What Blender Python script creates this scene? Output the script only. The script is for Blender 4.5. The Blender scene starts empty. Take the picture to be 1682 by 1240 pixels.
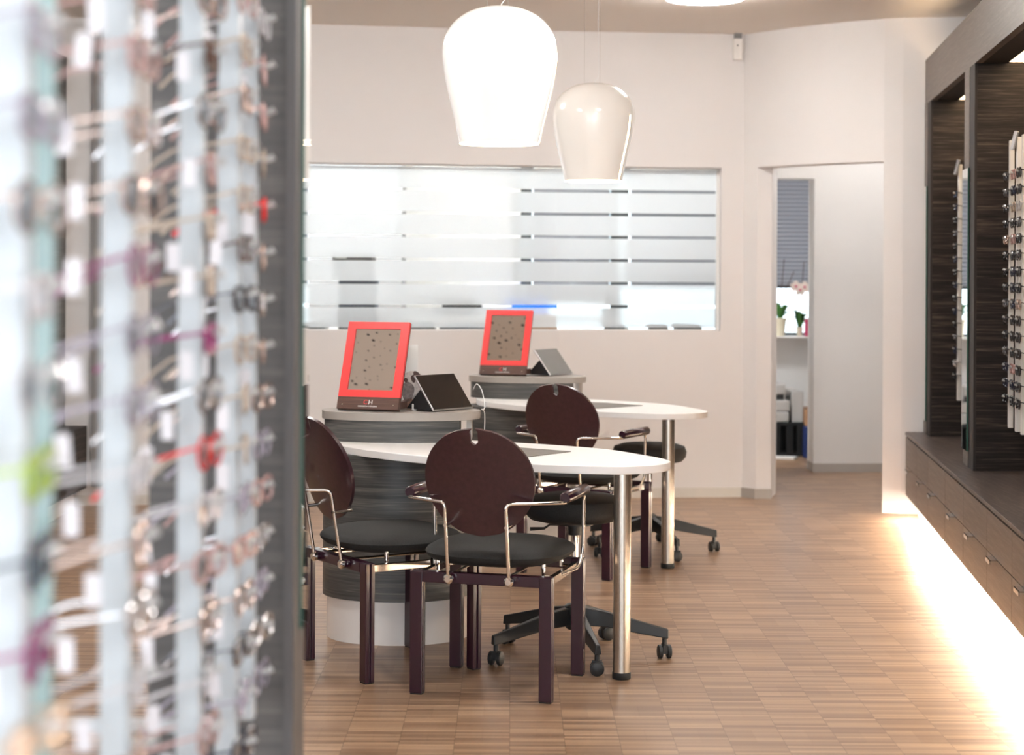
import bpy, bmesh, math, random
from mathutils import Vector, Matrix
random.seed(7)
sc = bpy.context.scene
COL = sc.collection
PI = math.pi

# ------------------------------------------------------------------ materials
def mat_new(name):
    m = bpy.data.materials.new(name); m.use_nodes = True
    nt = m.node_tree; nt.nodes.clear()
    out = nt.nodes.new('ShaderNodeOutputMaterial')
    return m, nt, out
def pmat(name, col, rough=.5, metal=0., coat=0., coat_rough=.05, emis=None, es=0., noise=.04, nscale=12., trans=0., ior=1.45, spec=.5, alpha=1., bump=0.):
    """principled surface with a slight procedural variation of tone"""
    m, nt, out = mat_new(name)
    b = nt.nodes.new('ShaderNodeBsdfPrincipled')
    b.inputs['Base Color'].default_value = (*col, 1)
    b.inputs['Roughness'].default_value = rough
    b.inputs['Metallic'].default_value = metal
    b.inputs['Coat Weight'].default_value = coat
    b.inputs['Coat Roughness'].default_value = coat_rough
    b.inputs['Transmission Weight'].default_value = trans
    b.inputs['IOR'].default_value = ior
    b.inputs['Specular IOR Level'].default_value = spec
    b.inputs['Alpha'].default_value = alpha
    if emis:
        b.inputs['Emission Color'].default_value = (*emis, 1)
        b.inputs['Emission Strength'].default_value = es
    if noise > 0:
        tc = nt.nodes.new('ShaderNodeTexCoord'); n = nt.nodes.new('ShaderNodeTexNoise')
        n.inputs['Scale'].default_value = nscale; n.inputs['Detail'].default_value = 4
        nt.links.new(tc.outputs['Object'], n.inputs['Vector'])
        r = nt.nodes.new('ShaderNodeValToRGB')
        r.color_ramp.elements[0].position = .3; r.color_ramp.elements[1].position = .7
        r.color_ramp.elements[0].color = (*[max(0, c*(1-noise)) for c in col], 1)
        r.color_ramp.elements[1].color = (*[min(1, c*(1+noise)) for c in col], 1)
        nt.links.new(n.outputs['Fac'], r.inputs['Fac']); nt.links.new(r.outputs['Color'], b.inputs['Base Color'])
        if bump > 0:
            bp = nt.nodes.new('ShaderNodeBump'); bp.inputs['Strength'].default_value = bump; bp.inputs['Distance'].default_value = .002
            nt.links.new(n.outputs['Fac'], bp.inputs['Height']); nt.links.new(bp.outputs['Normal'], b.inputs['Normal'])
    nt.links.new(b.outputs[0], out.inputs[0])
    return m
def wood(name, dark, mid, light, scale=(1, 1, 40), rough=.45, rot=0., spec=.5):
    """laminate with long fine grain; scale is the stretch of the noise on x, y, z"""
    m, nt, out = mat_new(name)
    N = nt.nodes.new; L = nt.links.new
    tc = N('ShaderNodeTexCoord'); mp = N('ShaderNodeMapping')
    mp.inputs['Scale'].default_value = scale; mp.inputs['Rotation'].default_value = (0, 0, rot)
    L(tc.outputs['Object'], mp.inputs['Vector'])
    n1 = N('ShaderNodeTexNoise'); n1.inputs['Scale'].default_value = 1.6; n1.inputs['Detail'].default_value = 6; n1.inputs['Roughness'].default_value = .65
    n1.inputs['Distortion'].default_value = .35
    L(mp.outputs[0], n1.inputs['Vector'])
    n2 = N('ShaderNodeTexNoise'); n2.inputs['Scale'].default_value = 6; n2.inputs['Detail'].default_value = 3
    L(mp.outputs[0], n2.inputs['Vector'])
    mx = N('ShaderNodeMix'); mx.data_type = 'FLOAT'; mx.inputs[0].default_value = .35
    L(n1.outputs['Fac'], mx.inputs[2]); L(n2.outputs['Fac'], mx.inputs[3])
    r = N('ShaderNodeValToRGB'); e = r.color_ramp.elements
    e[0].position = .36; e[0].color = (*dark, 1); e[1].position = .66; e[1].color = (*light, 1)
    k = e.new(.52); k.color = (*mid, 1)
    L(mx.outputs[0], r.inputs['Fac'])
    b = N('ShaderNodeBsdfPrincipled'); b.inputs['Roughness'].default_value = rough; b.inputs['Specular IOR Level'].default_value = spec
    L(r.outputs['Color'], b.inputs['Base Color']); L(b.outputs[0], out.inputs[0])
    return m

M = {}
M['wall'] = pmat('wall_paint', (.79, .765, .755), .85, noise=.012, nscale=3)
M['wall_hall'] = pmat('hall_paint', (.74, .725, .71), .85, noise=.012, nscale=3)
M['base'] = pmat('baseboard_paint', (.66, .63, .58), .5, noise=.02)
M['base_grey'] = pmat('hall_baseboard', (.40, .37, .34), .5, noise=.02)
M['white'] = pmat('white_lacquer', (.84, .81, .78), .35, noise=.012)
M['table_white'] = pmat('white_table_laminate', (.95, .945, .94), .28, noise=.01)
M['steel'] = pmat('brushed_steel', (.62, .575, .51), .27, metal=1, noise=.05, nscale=60)
M['chrome'] = pmat('chrome', (.83, .80, .76), .10, metal=1, noise=0)
M['purple'] = pmat('aubergine_lacquer', (.022, .0028, .012), .30, spec=.3, coat=.7, coat_rough=.06, noise=.1, nscale=5)
M['backwood'] = pmat('aubergine_plywood', (.036, .0125, .0175), .33, coat=.55, coat_rough=.14, noise=.22, nscale=60)
M['seat'] = pmat('black_seat_fabric', (.014, .0145, .0145), .75, noise=.3, nscale=220, bump=.25)
M['plastic'] = pmat('black_plastic', (.016, .017, .018), .45, noise=.1)
M['rubber'] = pmat('black_rubber', (.008, .008, .008), .7, noise=.1)
M['red'] = pmat('red_lacquer', (.86, .055, .055), .35, noise=.02)
M['disc'] = pmat('taupe_disc_laminate', (.36, .33, .30), .42, noise=.03)
M['ivory'] = pmat('ivory_pot', (.74, .68, .52), .4, noise=.03)
M['mirror'] = pmat('mirror_glass', (.90, .90, .88), .015, metal=1, noise=0)
M['green_edge'] = pmat('green_glass_edge', (.045, .115, .09), .2, noise=.05)
M['drum'] = wood('charcoal_striped_laminate', (.035, .037, .038), (.085, .085, .082), (.21, .195, .175), (1.1, 1.1, 34), .42)
M['ebony'] = wood('dark_brown_striped_laminate', (.010, .008, .007), (.024, .018, .016), (.095, .070, .056), (1.2, 1.2, 40), .6, spec=.25)
M['ebony_edge'] = wood('dark_brown_laminate_edge', (.022, .018, .018), (.030, .025, .024), (.045, .038, .035), (30, 30, 1.2), .6, spec=.25)
M['front'] = wood('taupe_brown_laminate', (.075, .056, .046), (.11, .085, .071), (.165, .13, .11), (8, 2, 60), .42)
M['top'] = wood('dark_bench_laminate', (.035, .027, .025), (.075, .058, .053), (.17, .135, .12), (50, 3, 8), .38, rot=.116)
M['pillar'] = wood('charcoal_grey_laminate', (.060, .058, .058), (.085, .082, .081), (.15, .145, .135), (.8, .8, 24), .55)
M['pillar_edge'] = pmat('charcoal_grey_edge', (.088, .086, .088), .55, noise=.05)
M['tabbase'] = wood('walnut_stained_base', (.06, .03, .022), (.10, .052, .040), (.16, .09, .07), (1.5, 1.5, 60), .3)
M['sun'] = pmat('lamp_diffuser', (.9, .9, .9), .5, emis=(1, .97, .93), es=34, noise=0)
M['fill_cool'] = pmat('added_cool_fill', (.9, .9, .9), .5, emis=(.93, .97, 1), es=50, noise=0)  # glow of the added back room lamps that brighten the frosted film
M['fill_hall'] = pmat('added_hall_fill', (.9, .9, .9), .5, emis=(.98, .98, 1), es=13, noise=0)  # glow of the added hall lamp, brightens the hall walls
M['opal_side'] = pmat('opal_lamp_side', (.9, .9, .9), .5, emis=(1, .96, .91), es=55, noise=0)
M['rod'] = pmat('white_aluminium_rod', (.72, .70, .67), .4, noise=.02)
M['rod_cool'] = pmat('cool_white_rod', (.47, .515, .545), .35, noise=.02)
M['peg'] = pmat('clear_acrylic_peg', (.86, .88, .88), .15, noise=0, trans=.45)
M['tag'] = pmat('white_price_tag', (.66, .66, .70), .5, noise=0)
M['teal'] = pmat('teal_acrylic', (.36, .52, .52), .12, noise=.1, trans=.35)
M['teal_dark'] = pmat('dark_teal_acrylic', (.035, .17, .15), .15, noise=.1)
M['cable'] = pmat('white_cable', (.8, .8, .8), .4, noise=0)
M['wire'] = pmat('thin_steel_wire', (.55, .52, .48), .4, metal=.6, noise=0)
M['led'] = pmat('led_strip', (1, 1, 1), .5, emis=(1, .87, .70), es=85, noise=0)
M['warm_panel'] = pmat('warm_light_panel', (1, 1, 1), .5, emis=(1, .74, .47), es=4.0, noise=0)
M['screen'] = pmat('dark_tablet_screen', (.010, .009, .009), .09, noise=0, coat=.3)
M['alu_grey'] = pmat('grey_bracket_and_screen_glare', (.20, .20, .20), .5, noise=.03)  # bracket grey, also the reflection painted on the rear tablet screen
M['cover_black'] = pmat('black_folio', (.008, .008, .009), .6, noise=.1)
M['silver'] = pmat('silver_tablet_case', (.60, .60, .61), .3, metal=.8, noise=0)
M['deskpad'] = wood('grey_desk_pad', (.10, .088, .08), (.15, .135, .12), (.22, .20, .18), (3, 40, 3), .5)
M['card'] = pmat('white_card', (.86, .84, .81), .5, noise=0)
M['dog_dark'] = pmat('dog_brown', (.10, .055, .045), .6, noise=.3, nscale=60)
M['dog_pink'] = pmat('dog_tan', (.50, .30, .22), .6, noise=.2, nscale=60)
M['dog_grey'] = pmat('dog_grey', (.25, .20, .19), .6, noise=.4, nscale=80)
M['leaf'] = pmat('orchid_leaf', (.045, .17, .035), .35, noise=.25, nscale=20)
M['petal'] = pmat('orchid_petal', (.86, .74, .66), .5, noise=.05, nscale=30)
M['stem'] = pmat('brown_stake', (.10, .06, .045), .6, noise=.1)
M['magenta'] = pmat('magenta_paper', (.55, .05, .14), .5, noise=.05)
M['navy'] = pmat('navy_paper', (.015, .03, .13), .45, noise=.05)
M['blue'] = pmat('blue_binder', (.02, .17, .75), .45, noise=.05)
M['dark_thing'] = pmat('dark_grey_casing', (.035, .035, .037), .5, noise=.1)
M['slate'] = pmat('slate_blue_casing', (.045, .055, .075), .5, noise=.1)
M['brown_case'] = pmat('brown_grey_casing', (.10, .085, .08), .5, noise=.1)
M['grey_case'] = pmat('light_grey_casing', (.50, .48, .46), .5, noise=.03)
M['cardboard'] = pmat('cardboard', (.52, .30, .17), .8, noise=.06)
M['turq'] = pmat('turquoise_board', (.03, .34, .34), .5, noise=.04)
M['post'] = pmat('dark_window_post', (.07, .075, .08), .5, noise=.05)
M['slot_glow'] = pmat('warm_slot', (1, .9, .8), .5, emis=(1, .82, .55), es=3.2, noise=0)
M['lens'] = None

def mk_lamp(name, col, es):
    m, nt, out = mat_new(name)
    b = nt.nodes.new('ShaderNodeBsdfPrincipled')
    b.inputs['Base Color'].default_value = (*col, 1); b.inputs['Roughness'].default_value = .22
    b.inputs['Coat Weight'].default_value = 1; b.inputs['Coat Roughness'].default_value = .03
    b.inputs['Emission Color'].default_value = (1, .975, .93, 1); b.inputs['Emission Strength'].default_value = es
    nt.links.new(b.outputs[0], out.inputs[0]); return m
M['shade_lit'] = mk_lamp('lit_opal_glass', (.88, .87, .84), .26)
M['shade_dim'] = mk_lamp('cream_opal_glass', (.82, .78, .72), .15)

def mk_pane():                        # thin clear glass: transparent with a fresnel gloss
    m, nt, out = mat_new('clear_pane'); N = nt.nodes.new; L = nt.links.new
    t = N('ShaderNodeBsdfTransparent'); t.inputs[0].default_value = (.95, .97, .96, 1)
    g = N('ShaderNodeBsdfGlossy'); g.inputs['Roughness'].default_value = .02
    f = N('ShaderNodeFresnel'); f.inputs[0].default_value = 1.3
    x = N('ShaderNodeMixShader'); L(f.outputs[0], x.inputs[0]); L(t.outputs[0], x.inputs[1]); L(g.outputs[0], x.inputs[2]); L(x.outputs[0], out.inputs[0])
    return m
M['pane'] = mk_pane()
def mk_frost():
    m, nt, out = mat_new('frosted_film'); N = nt.nodes.new; L = nt.links.new
    tl = N('ShaderNodeBsdfTranslucent'); tl.inputs[0].default_value = (.93, .94, .96, 1)
    df = N('ShaderNodeBsdfDiffuse'); df.inputs[0].default_value = (.86, .87, .90, 1)
    rf = N('ShaderNodeBsdfRefraction'); rf.inputs['Roughness'].default_value = .30; rf.inputs['IOR'].default_value = 1.12; rf.inputs[0].default_value = (.93, .95, .98, 1)
    a = N('ShaderNodeMixShader'); a.inputs[0].default_value = .72; L(df.outputs[0], a.inputs[1]); L(tl.outputs[0], a.inputs[2])
    b = N('ShaderNodeMixShader'); b.inputs[0].default_value = .24; L(a.outputs[0], b.inputs[1]); L(rf.outputs[0], b.inputs[2])
    L(b.outputs[0], out.inputs[0]); return m
M['frost'] = mk_frost()
def mk_blind():
    m, nt, out = mat_new('grey_blind_fabric'); N = nt.nodes.new; L = nt.links.new
    tl = N('ShaderNodeBsdfTranslucent'); tl.inputs[0].default_value = (.30, .285, .30, 1)
    df = N('ShaderNodeBsdfDiffuse'); df.inputs[0].default_value = (.40, .39, .41, 1)
    a = N('ShaderNodeMixShader'); a.inputs[0].default_value = .45; L(df.outputs[0], a.inputs[1]); L(tl.outputs[0], a.inputs[2])
    L(a.outputs[0], out.inputs[0]); return m
M['blind'] = mk_blind()
def mk_lens(name, col, mix):
    m, nt, out = mat_new(name); N = nt.nodes.new; L = nt.links.new
    t = N('ShaderNodeBsdfTransparent'); t.inputs[0].default_value = (*col, 1)
    g = N('ShaderNodeBsdfGlossy'); g.inputs['Roughness'].default_value = .05
    x = N('ShaderNodeMixShader'); x.inputs[0].default_value = mix
    L(t.outputs[0], x.inputs[1]); L(g.outputs[0], x.inputs[2]); L(x.outputs[0], out.inputs[0]); return m
M['lens'] = mk_lens('demo_lens', (.86, .88, .90), .22)

def mk_floor():
    m, nt, out = mat_new('oak_strip_parquet'); N = nt.nodes.new; L = nt.links.new
    tc = N('ShaderNodeTexCoord')
    def brick(w, h, off, c1, c2):
        b = N('ShaderNodeTexBrick'); b.offset = off; b.squash = 1
        b.inputs['Scale'].default_value = 1; b.inputs['Brick Width'].default_value = w; b.inputs['Row Height'].default_value = h
        b.inputs['Mortar Size'].default_value = 0.0006; b.inputs['Mortar Smooth'].default_value = .3; b.inputs['Bias'].default_value = 0
        b.inputs['Color1'].default_value = (*c1, 1); b.inputs['Color2'].default_value = (*c2, 1); b.inputs['Mortar'].default_value = (.10, .055, .03, 1)
        L(tc.outputs['Object'], b.inputs['Vector']); return b
    b1 = brick(.165, .019, 0, (.25, .152, .095), (.50, .345, .228))
    b2 = brick(.165, .152, .5, (.86, .82, .78), (1.0, 1.0, 1.0))
    b2.inputs['Mortar'].default_value = (.72, .66, .6, 1)
    mp = N('ShaderNodeMapping'); mp.inputs['Scale'].default_value = (3, 90, 1); L(tc.outputs['Object'], mp.inputs['Vector'])
    n = N('ShaderNodeTexNoise'); n.inputs['Scale'].default_value = 2; n.inputs['Detail'].default_value = 6; L(mp.outputs[0], n.inputs['Vector'])
    r = N('ShaderNodeValToRGB'); r.color_ramp.elements[0].position = .3; r.color_ramp.elements[1].position = .72
    r.color_ramp.elements[0].color = (.78, .72, .68, 1); r.color_ramp.elements[1].color = (1.12, 1.12, 1.1, 1); L(n.outputs['Fac'], r.inputs['Fac'])
    m1 = N('ShaderNodeMix'); m1.data_type = 'RGBA'; m1.blend_type = 'MULTIPLY'; m1.inputs[0].default_value = 1
    L(b1.outputs['Color'], m1.inputs[6]); L(b2.outputs['Color'], m1.inputs[7])
    m2 = N('ShaderNodeMix'); m2.data_type = 'RGBA'; m2.blend_type = 'MULTIPLY'; m2.inputs[0].default_value = .8
    L(m1.outputs[2], m2.inputs[6]); L(r.outputs['Color'], m2.inputs[7])
    b = N('ShaderNodeBsdfPrincipled'); b.inputs['Roughness'].default_value = .33; b.inputs['Specular IOR Level'].default_value = .5
    rr = N('ShaderNodeMapRange'); rr.inputs[3].default_value = .26; rr.inputs[4].default_value = .42; L(n.outputs['Fac'], rr.inputs[0]); L(rr.outputs[0], b.inputs['Roughness'])
    L(m2.outputs[2], b.inputs['Base Color']); L(b.outputs[0], out.inputs[0]); return m
M['floor'] = mk_floor()
def mk_ceiling():                     # acoustic board with scattered round holes of three sizes
    m, nt, out = mat_new('perforated_ceiling_board'); N = nt.nodes.new; L = nt.links.new
    tc = N('ShaderNodeTexCoord')
    v = N('ShaderNodeTexVoronoi'); v.voronoi_dimensions = '2D'; v.inputs['Scale'].default_value = 15; v.inputs['Randomness'].default_value = .75
    L(tc.outputs['Object'], v.inputs['Vector'])
    s = N('ShaderNodeSeparateColor'); L(v.outputs['Color'], s.inputs[0])
    mr = N('ShaderNodeMapRange'); mr.inputs[1].default_value = 0; mr.inputs[2].default_value = 1; mr.inputs[3].default_value = .05; mr.inputs[4].default_value = .20
    pw = N('ShaderNodeMath'); pw.operation = 'POWER'; pw.inputs[1].default_value = 2.6; L(s.outputs[0], pw.inputs[0]); L(pw.outputs[0], mr.inputs[0])
    lt = N('ShaderNodeMath'); lt.operation = 'LESS_THAN'; L(v.outputs['Distance'], lt.inputs[0]); L(mr.outputs[0], lt.inputs[1])
    sx = N('ShaderNodeSeparateXYZ'); L(tc.outputs['Object'], sx.inputs[0])
    fld = N('ShaderNodeMath'); fld.operation = 'LESS_THAN'; L(sx.outputs[1], fld.inputs[0]); fld.inputs[1].default_value = 9.0   # plain border beyond the perforated field
    ml = N('ShaderNodeMath'); ml.operation = 'MULTIPLY'; L(lt.outputs[0], ml.inputs[0]); L(fld.outputs[0], ml.inputs[1])
    x = N('ShaderNodeMix'); x.data_type = 'RGBA'; x.inputs[6].default_value = (.90, .85, .79, 1); x.inputs[7].default_value = (.03, .026, .022, 1)
    L(ml.outputs[0], x.inputs[0])
    b = N('ShaderNodeBsdfPrincipled'); b.inputs['Roughness'].default_value = .9
    L(x.outputs[2], b.inputs['Base Color']); L(b.outputs[0], out.inputs[0]); return m
M['ceiling'] = mk_ceiling()
def mk_frame_mat(name, col, trans=0., metal=0.):
    return pmat(name, col, .2, metal=metal, noise=0, trans=trans)
FR_DARK = [mk_frame_mat('black_acetate', (.012, .012, .015)), mk_frame_mat('navy_acetate', (.012, .016, .035)), mk_frame_mat('brown_acetate', (.08, .035, .02)),
           mk_frame_mat('gunmetal_frame', (.10, .10, .11), metal=.8)]
FR_LIGHT = [mk_frame_mat('clear_acetate', (.72, .70, .72), .3), mk_frame_mat('silver_frame', (.62, .61, .62), metal=.9), mk_frame_mat('rose_acetate', (.55, .34, .32), .2),
            mk_frame_mat('beige_acetate', (.55, .45, .36), .2), mk_frame_mat('lilac_grey_acetate', (.36, .33, .40), .1), mk_frame_mat('copper_frame', (.50, .38, .33), metal=.7)]
FR_POP = {'red': mk_frame_mat('red_acetate', (.70, .02, .02)), 'lime': mk_frame_mat('lime_acetate', (.34, .46, .08)), 'plum': mk_frame_mat('plum_acetate', (.24, .02, .12)),
          'blue': mk_frame_mat('cobalt_acetate', (.02, .07, .45)), 'yellow': mk_frame_mat('yellow_acetate', (.62, .52, .12))}
FNAME = {m.name: m.name.replace('_', ' ') for m in FR_DARK + FR_LIGHT + list(FR_POP.values())}

# ------------------------------------------------------------------ mesh helpers
def prism(bm, pts, z0, z1):
    """closed prism over a polygon; returns nothing"""
    n = len(pts)
    a = [bm.verts.new((p[0], p[1], z0)) for p in pts]; b = [bm.verts.new((p[0], p[1], z1)) for p in pts]
    bm.faces.new(a[::-1]); bm.faces.new(b)
    for i in range(n):
        j = (i+1) % n; bm.faces.new((a[i], a[j], b[j], b[i]))
def box(bm, x0, x1, y0, y1, z0, z1, mtx=None):
    v = []
    for z in (z0, z1):
        for (x, y) in ((x0, y0), (x1, y0), (x1, y1), (x0, y1)):
            c = Vector((x, y, z)); v.append(bm.verts.new(mtx @ c if mtx else c))
    for f in ((3, 2, 1, 0), (4, 5, 6, 7), (0, 1, 5, 4), (1, 2, 6, 5), (2, 3, 7, 6), (3, 0, 4, 7)):
        bm.faces.new([v[i] for i in f])
def lathe(bm, prof, seg=32, c=(0, 0, 0), caps=True):
    rings = []
    for r, z in prof:
        if r < 1e-6: rings.append([bm.verts.new((c[0], c[1], c[2]+z))])
        else: rings.append([bm.verts.new((c[0]+r*math.cos(2*PI*i/seg), c[1]+r*math.sin(2*PI*i/seg), c[2]+z)) for i in range(seg)])
    for a, b in zip(rings, rings[1:]):
        for i in range(seg):
            j = (i+1) % seg
            if len(a) == 1 and len(b) == 1: continue
            if len(a) == 1: bm.faces.new((a[0], b[j], b[i]))
            elif len(b) == 1: bm.faces.new((a[i], a[j], b[0]))
            else: bm.faces.new((a[i], a[j], b[j], b[i]))
    if caps:
        if len(rings[0]) > 1: bm.faces.new(rings[0][::-1])
        if len(rings[-1]) > 1: bm.faces.new(rings[-1])
def fillet(pts, r, n=5):
    pts = [Vector(p) for p in pts]; out = [pts[0]]
    for a, b, c in zip(pts, pts[1:], pts[2:]):
        d1 = (a-b); d2 = (c-b); rr = min(r, d1.length*.45, d2.length*.45)
        p = b+d1.normalized()*rr; q = b+d2.normalized()*rr
        for i in range(n+1):
            t = i/n; out.append((1-t)**2*p+2*t*(1-t)*b+t*t*q)
    out.append(pts[-1]); return out
def tube(bm, pts, r, seg=8, closed=False, flat=None):
    """round tube along points; r a number or a list; flat = (up vector, ratio) squashes the section"""
    pts = [Vector(p) for p in pts]; n = len(pts); rings = []; up = None
    for i, p in enumerate(pts):
        if closed: t = (pts[(i+1) % n]-pts[i-1]).normalized()
        else: t = (pts[min(i+1, n-1)]-pts[max(i-1, 0)]).normalized()
        if up is None:
            up = Vector((0, 0, 1)) if abs(t.z) < .9 else Vector((1, 0, 0))
        s = t.cross(up)
        if s.length < 1e-6: s = t.cross(Vector((0, 1, 0)))
        s.normalize(); up = s.cross(t).normalized()
        rr = r[i] if isinstance(r, (list, tuple)) else r
        k = flat or 1
        rings.append([bm.verts.new(p+(s*math.cos(2*PI*j/seg)*rr*k+up*math.sin(2*PI*j/seg)*rr)) for j in range(seg)])
    m = n if closed else n-1
    for i in range(m):
        a = rings[i]; b = rings[(i+1) % n]
        for j in range(seg):
            k = (j+1) % seg; bm.faces.new((a[j], a[k], b[k], b[j]))
    if not closed:
        bm.faces.new(rings[0][::-1]); bm.faces.new(rings[-1])
def spline(pts, k=8, closed=True):
    n = len(pts); out = []
    for i in range(n if closed else n-1):
        if closed: p0, p1, p2, p3 = pts[i-1], pts[i], pts[(i+1) % n], pts[(i+2) % n]
        else: p0, p1, p2, p3 = pts[max(i-1, 0)], pts[i], pts[i+1], pts[min(i+2, n-1)]
        for j in range(k):
            t = j/k
            out.append(tuple(.5*((2*b)+(-a+c)*t+(2*a-5*b+4*c-d)*t*t+(-a+3*b-3*c+d)*t**3) for a, b, c, d in zip(p0, p1, p2, p3)))
    if not closed: out.append(tuple(pts[-1]))
    return out
def grid_faces(bm, rows):
    for a, b in zip(rows, rows[1:]):
        for i in range(len(a)-1): bm.faces.new((a[i], a[i+1], b[i+1], b[i]))

def obj(name, bm, mat, parent=None, smooth=False, bevel=0., world=False, solid=0., sub=0):
    """link a bmesh as one object; world=True: coordinates are world ones, recentred on the base or made relative to the parent"""
    bmesh.ops.recalc_face_normals(bm, faces=bm.faces[:])
    me = bpy.data.meshes.new(name); 
    o = bpy.data.objects.new(name, me); COL.objects.link(o)
    if world:
        if parent is not None:
            inv = Matrix.Translation(parent.location) @ Matrix.Rotation(parent.rotation_euler.z, 4, 'Z')
            off = Vector((0, 0, 0))
            if parent.parent is not None:
                g = parent.parent
                inv = (Matrix.Translation(g.location) @ Matrix.Rotation(g.rotation_euler.z, 4, 'Z')) @ inv
            bm.transform(inv.inverted())
        if parent is None:
            xs = [v.co for v in bm.verts]
            c = Vector(((min(v.x for v in xs)+max(v.x for v in xs))/2, (min(v.y for v in xs)+max(v.y for v in xs))/2, min(v.z for v in xs)))
            bm.transform(Matrix.Translation(-c)); o.location = c
    if smooth:
        for f in bm.faces: f.smooth = True
    bm.to_mesh(me); bm.free()
    me.materials.append(M[mat] if isinstance(mat, str) else mat)
    if smooth:
        for e in me.edges: pass
        try: me.set_sharp_from_angle(angle=math.radians(40))
        except Exception: pass
    if solid:
        md = o.modifiers.new('thick', 'SOLIDIFY'); md.thickness = solid; md.offset = 0
    if bevel:
        md = o.modifiers.new('bevel', 'BEVEL'); md.width = bevel; md.segments = 2; md.limit_method = 'ANGLE'; md.angle_limit = math.radians(40)
    if sub:
        md = o.modifiers.new('sub', 'SUBSURF'); md.levels = sub; md.render_levels = sub
    if parent is not None: o.parent = parent
    return o
def tag(o, label, cat, group=None):
    o['label'] = label; o['category'] = cat
    if group: o['group'] = group
    return o
def thing(name, label, cat, loc=(0, 0, 0), rotz=0, group=None):
    o = bpy.data.objects.new(name, None); COL.objects.link(o); o.empty_display_size = .1
    o.location = loc; o.rotation_euler = (0, 0, rotz)
    return tag(o, label, cat, group)
def struct(o):
    o['kind'] = 'structure'; return o
def copy_tree(src, label=None, loc=None, rotz=None):
    r = src.copy(); COL.objects.link(r)
    if label: r['label'] = label
    if loc is not None: r.location = loc
    if rotz is not None: r.rotation_euler = (0, 0, rotz)
    def rec(a, b):
        for ch in list(a.children):
            c = ch.copy(); COL.objects.link(c); c.parent = b; rec(ch, c)
    rec(src, r); return r
def B(): return bmesh.new()

# ------------------------------------------------------------------ the room
CZ = 2.92
BACK = [(-3.6, 10.80), (-2.61, 10.93), (-1.9, 11.05), (-1.27, 11.16), (-.6, 11.26), (.3, 11.41), (.85, 11.465), (1.316, 11.51)]
CORN = [(1.316, 11.51), (1.46, 11.53), (1.533, 11.44)]
DOORW = [(2.195, 10.80), (2.30, 10.765), (2.42, 10.745), (2.62, 10.72), (3.3, 10.66)]
ARC = spline([(1.46, 11.53), (1.533, 11.44), (1.72, 11.20), (1.95, 10.98), (2.195, 10.80), (2.30, 10.765)], 6, False)[6:25]
def offs(line, d):
    out = []
    for i, p in enumerate(line):
        a = Vector(line[max(i-1, 0)]); b = Vector(line[min(i+1, len(line)-1)]); t = (b-a).normalized()
        out.append((p[0]-t.y*d, p[1]+t.x*d))
    return out
def ribbon(bm, line, z0, z1, d0, d1):
    a = offs(line, d0); b = offs(line, d1)
    prism(bm, a+b[::-1], z0, z1)
def seg(line, x0, x1):
    out = []
    for p, q in zip(line, line[1:]):
        if p[0] >= x0-1e-6 and p[0] <= x1+1e-6: out.append(p)
        for x in (x0, x1):
            if p[0] < x-1e-6 and q[0] > x+1e-6:
                t = (x-p[0])/(q[0]-p[0]); out.append((x, p[1]+t*(q[1]-p[1])))
    if x0-1e-6 <= line[-1][0] <= x1+1e-6: out.append(line[-1])
    return sorted(set(out))

bm = B(); box(bm, -5.2, 4.6, -2.2, 16.2, -.12, 0); struct(obj('floor', bm, 'floor'))
bm = B(); box(bm, -5.2, 4.6, -2.2, 16.2, CZ, CZ+.15); struct(obj('ceiling', bm, 'ceiling'))
WT = .19
WZ0, WZ1 = 1.049, 2.077
bm = B()
ribbon(bm, seg(BACK, -3.6, -1.9), 0, CZ, 0, WT)
ribbon(bm, seg(BACK, -1.9, 1.316), 0, WZ0, 0, WT)
ribbon(bm, seg(BACK, -1.9, 1.316), WZ1, CZ, 0, WT)
prism(bm, [(1.316, 11.51), (1.46, 11.53), (1.533, 11.44), (1.628, 11.45), (1.70, 11.72), (1.316, 11.70)], 0, CZ)
struct(obj('wall_back', bm, 'wall'))
bm = B()
ribbon(bm, ARC, 2.077, CZ, 0, .16)
ribbon(bm, DOORW, 0, CZ, 0, .16)
prism(bm, [(1.533, 11.44), (1.628, 11.45), (1.70, 11.72), (1.60, 11.50)], 2.077, CZ)
struct(obj('wall_doorway', bm, 'wall'))
# baseboards
bm = B(); ribbon(bm, BACK, 0, .062, -.008, 0); ribbon(bm, [(1.316, 11.51), (1.46, 11.53)], 0, .062, -.008, 0); struct(obj('baseboard_back', bm, 'base'))
bm = B(); ribbon(bm, [(1.456, 11.53), (1.531, 11.435), (1.63, 11.44)], 0, .062, -.009, 0); struct(obj('baseboard_corner', bm, 'base_grey'))
bm = B(); ribbon(bm, DOORW[:4], 0, .075, -.010, 0); struct(obj('baseboard_doorway', bm, 'white'))
# side walls
def RW(D, Y): return (D+.1163*Y, Y)
bm = B(); prism(bm, [RW(1.70, -2.2), RW(1.85, -2.2), RW(1.85, 10.64), RW(1.70, 10.64)], 0, CZ); struct(obj('wall_right', bm, 'wall'))
bm = B(); box(bm, -3.9, -3.6, -2.2, 11.0, 0, CZ); struct(obj('wall_left', bm, 'wall'))

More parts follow.
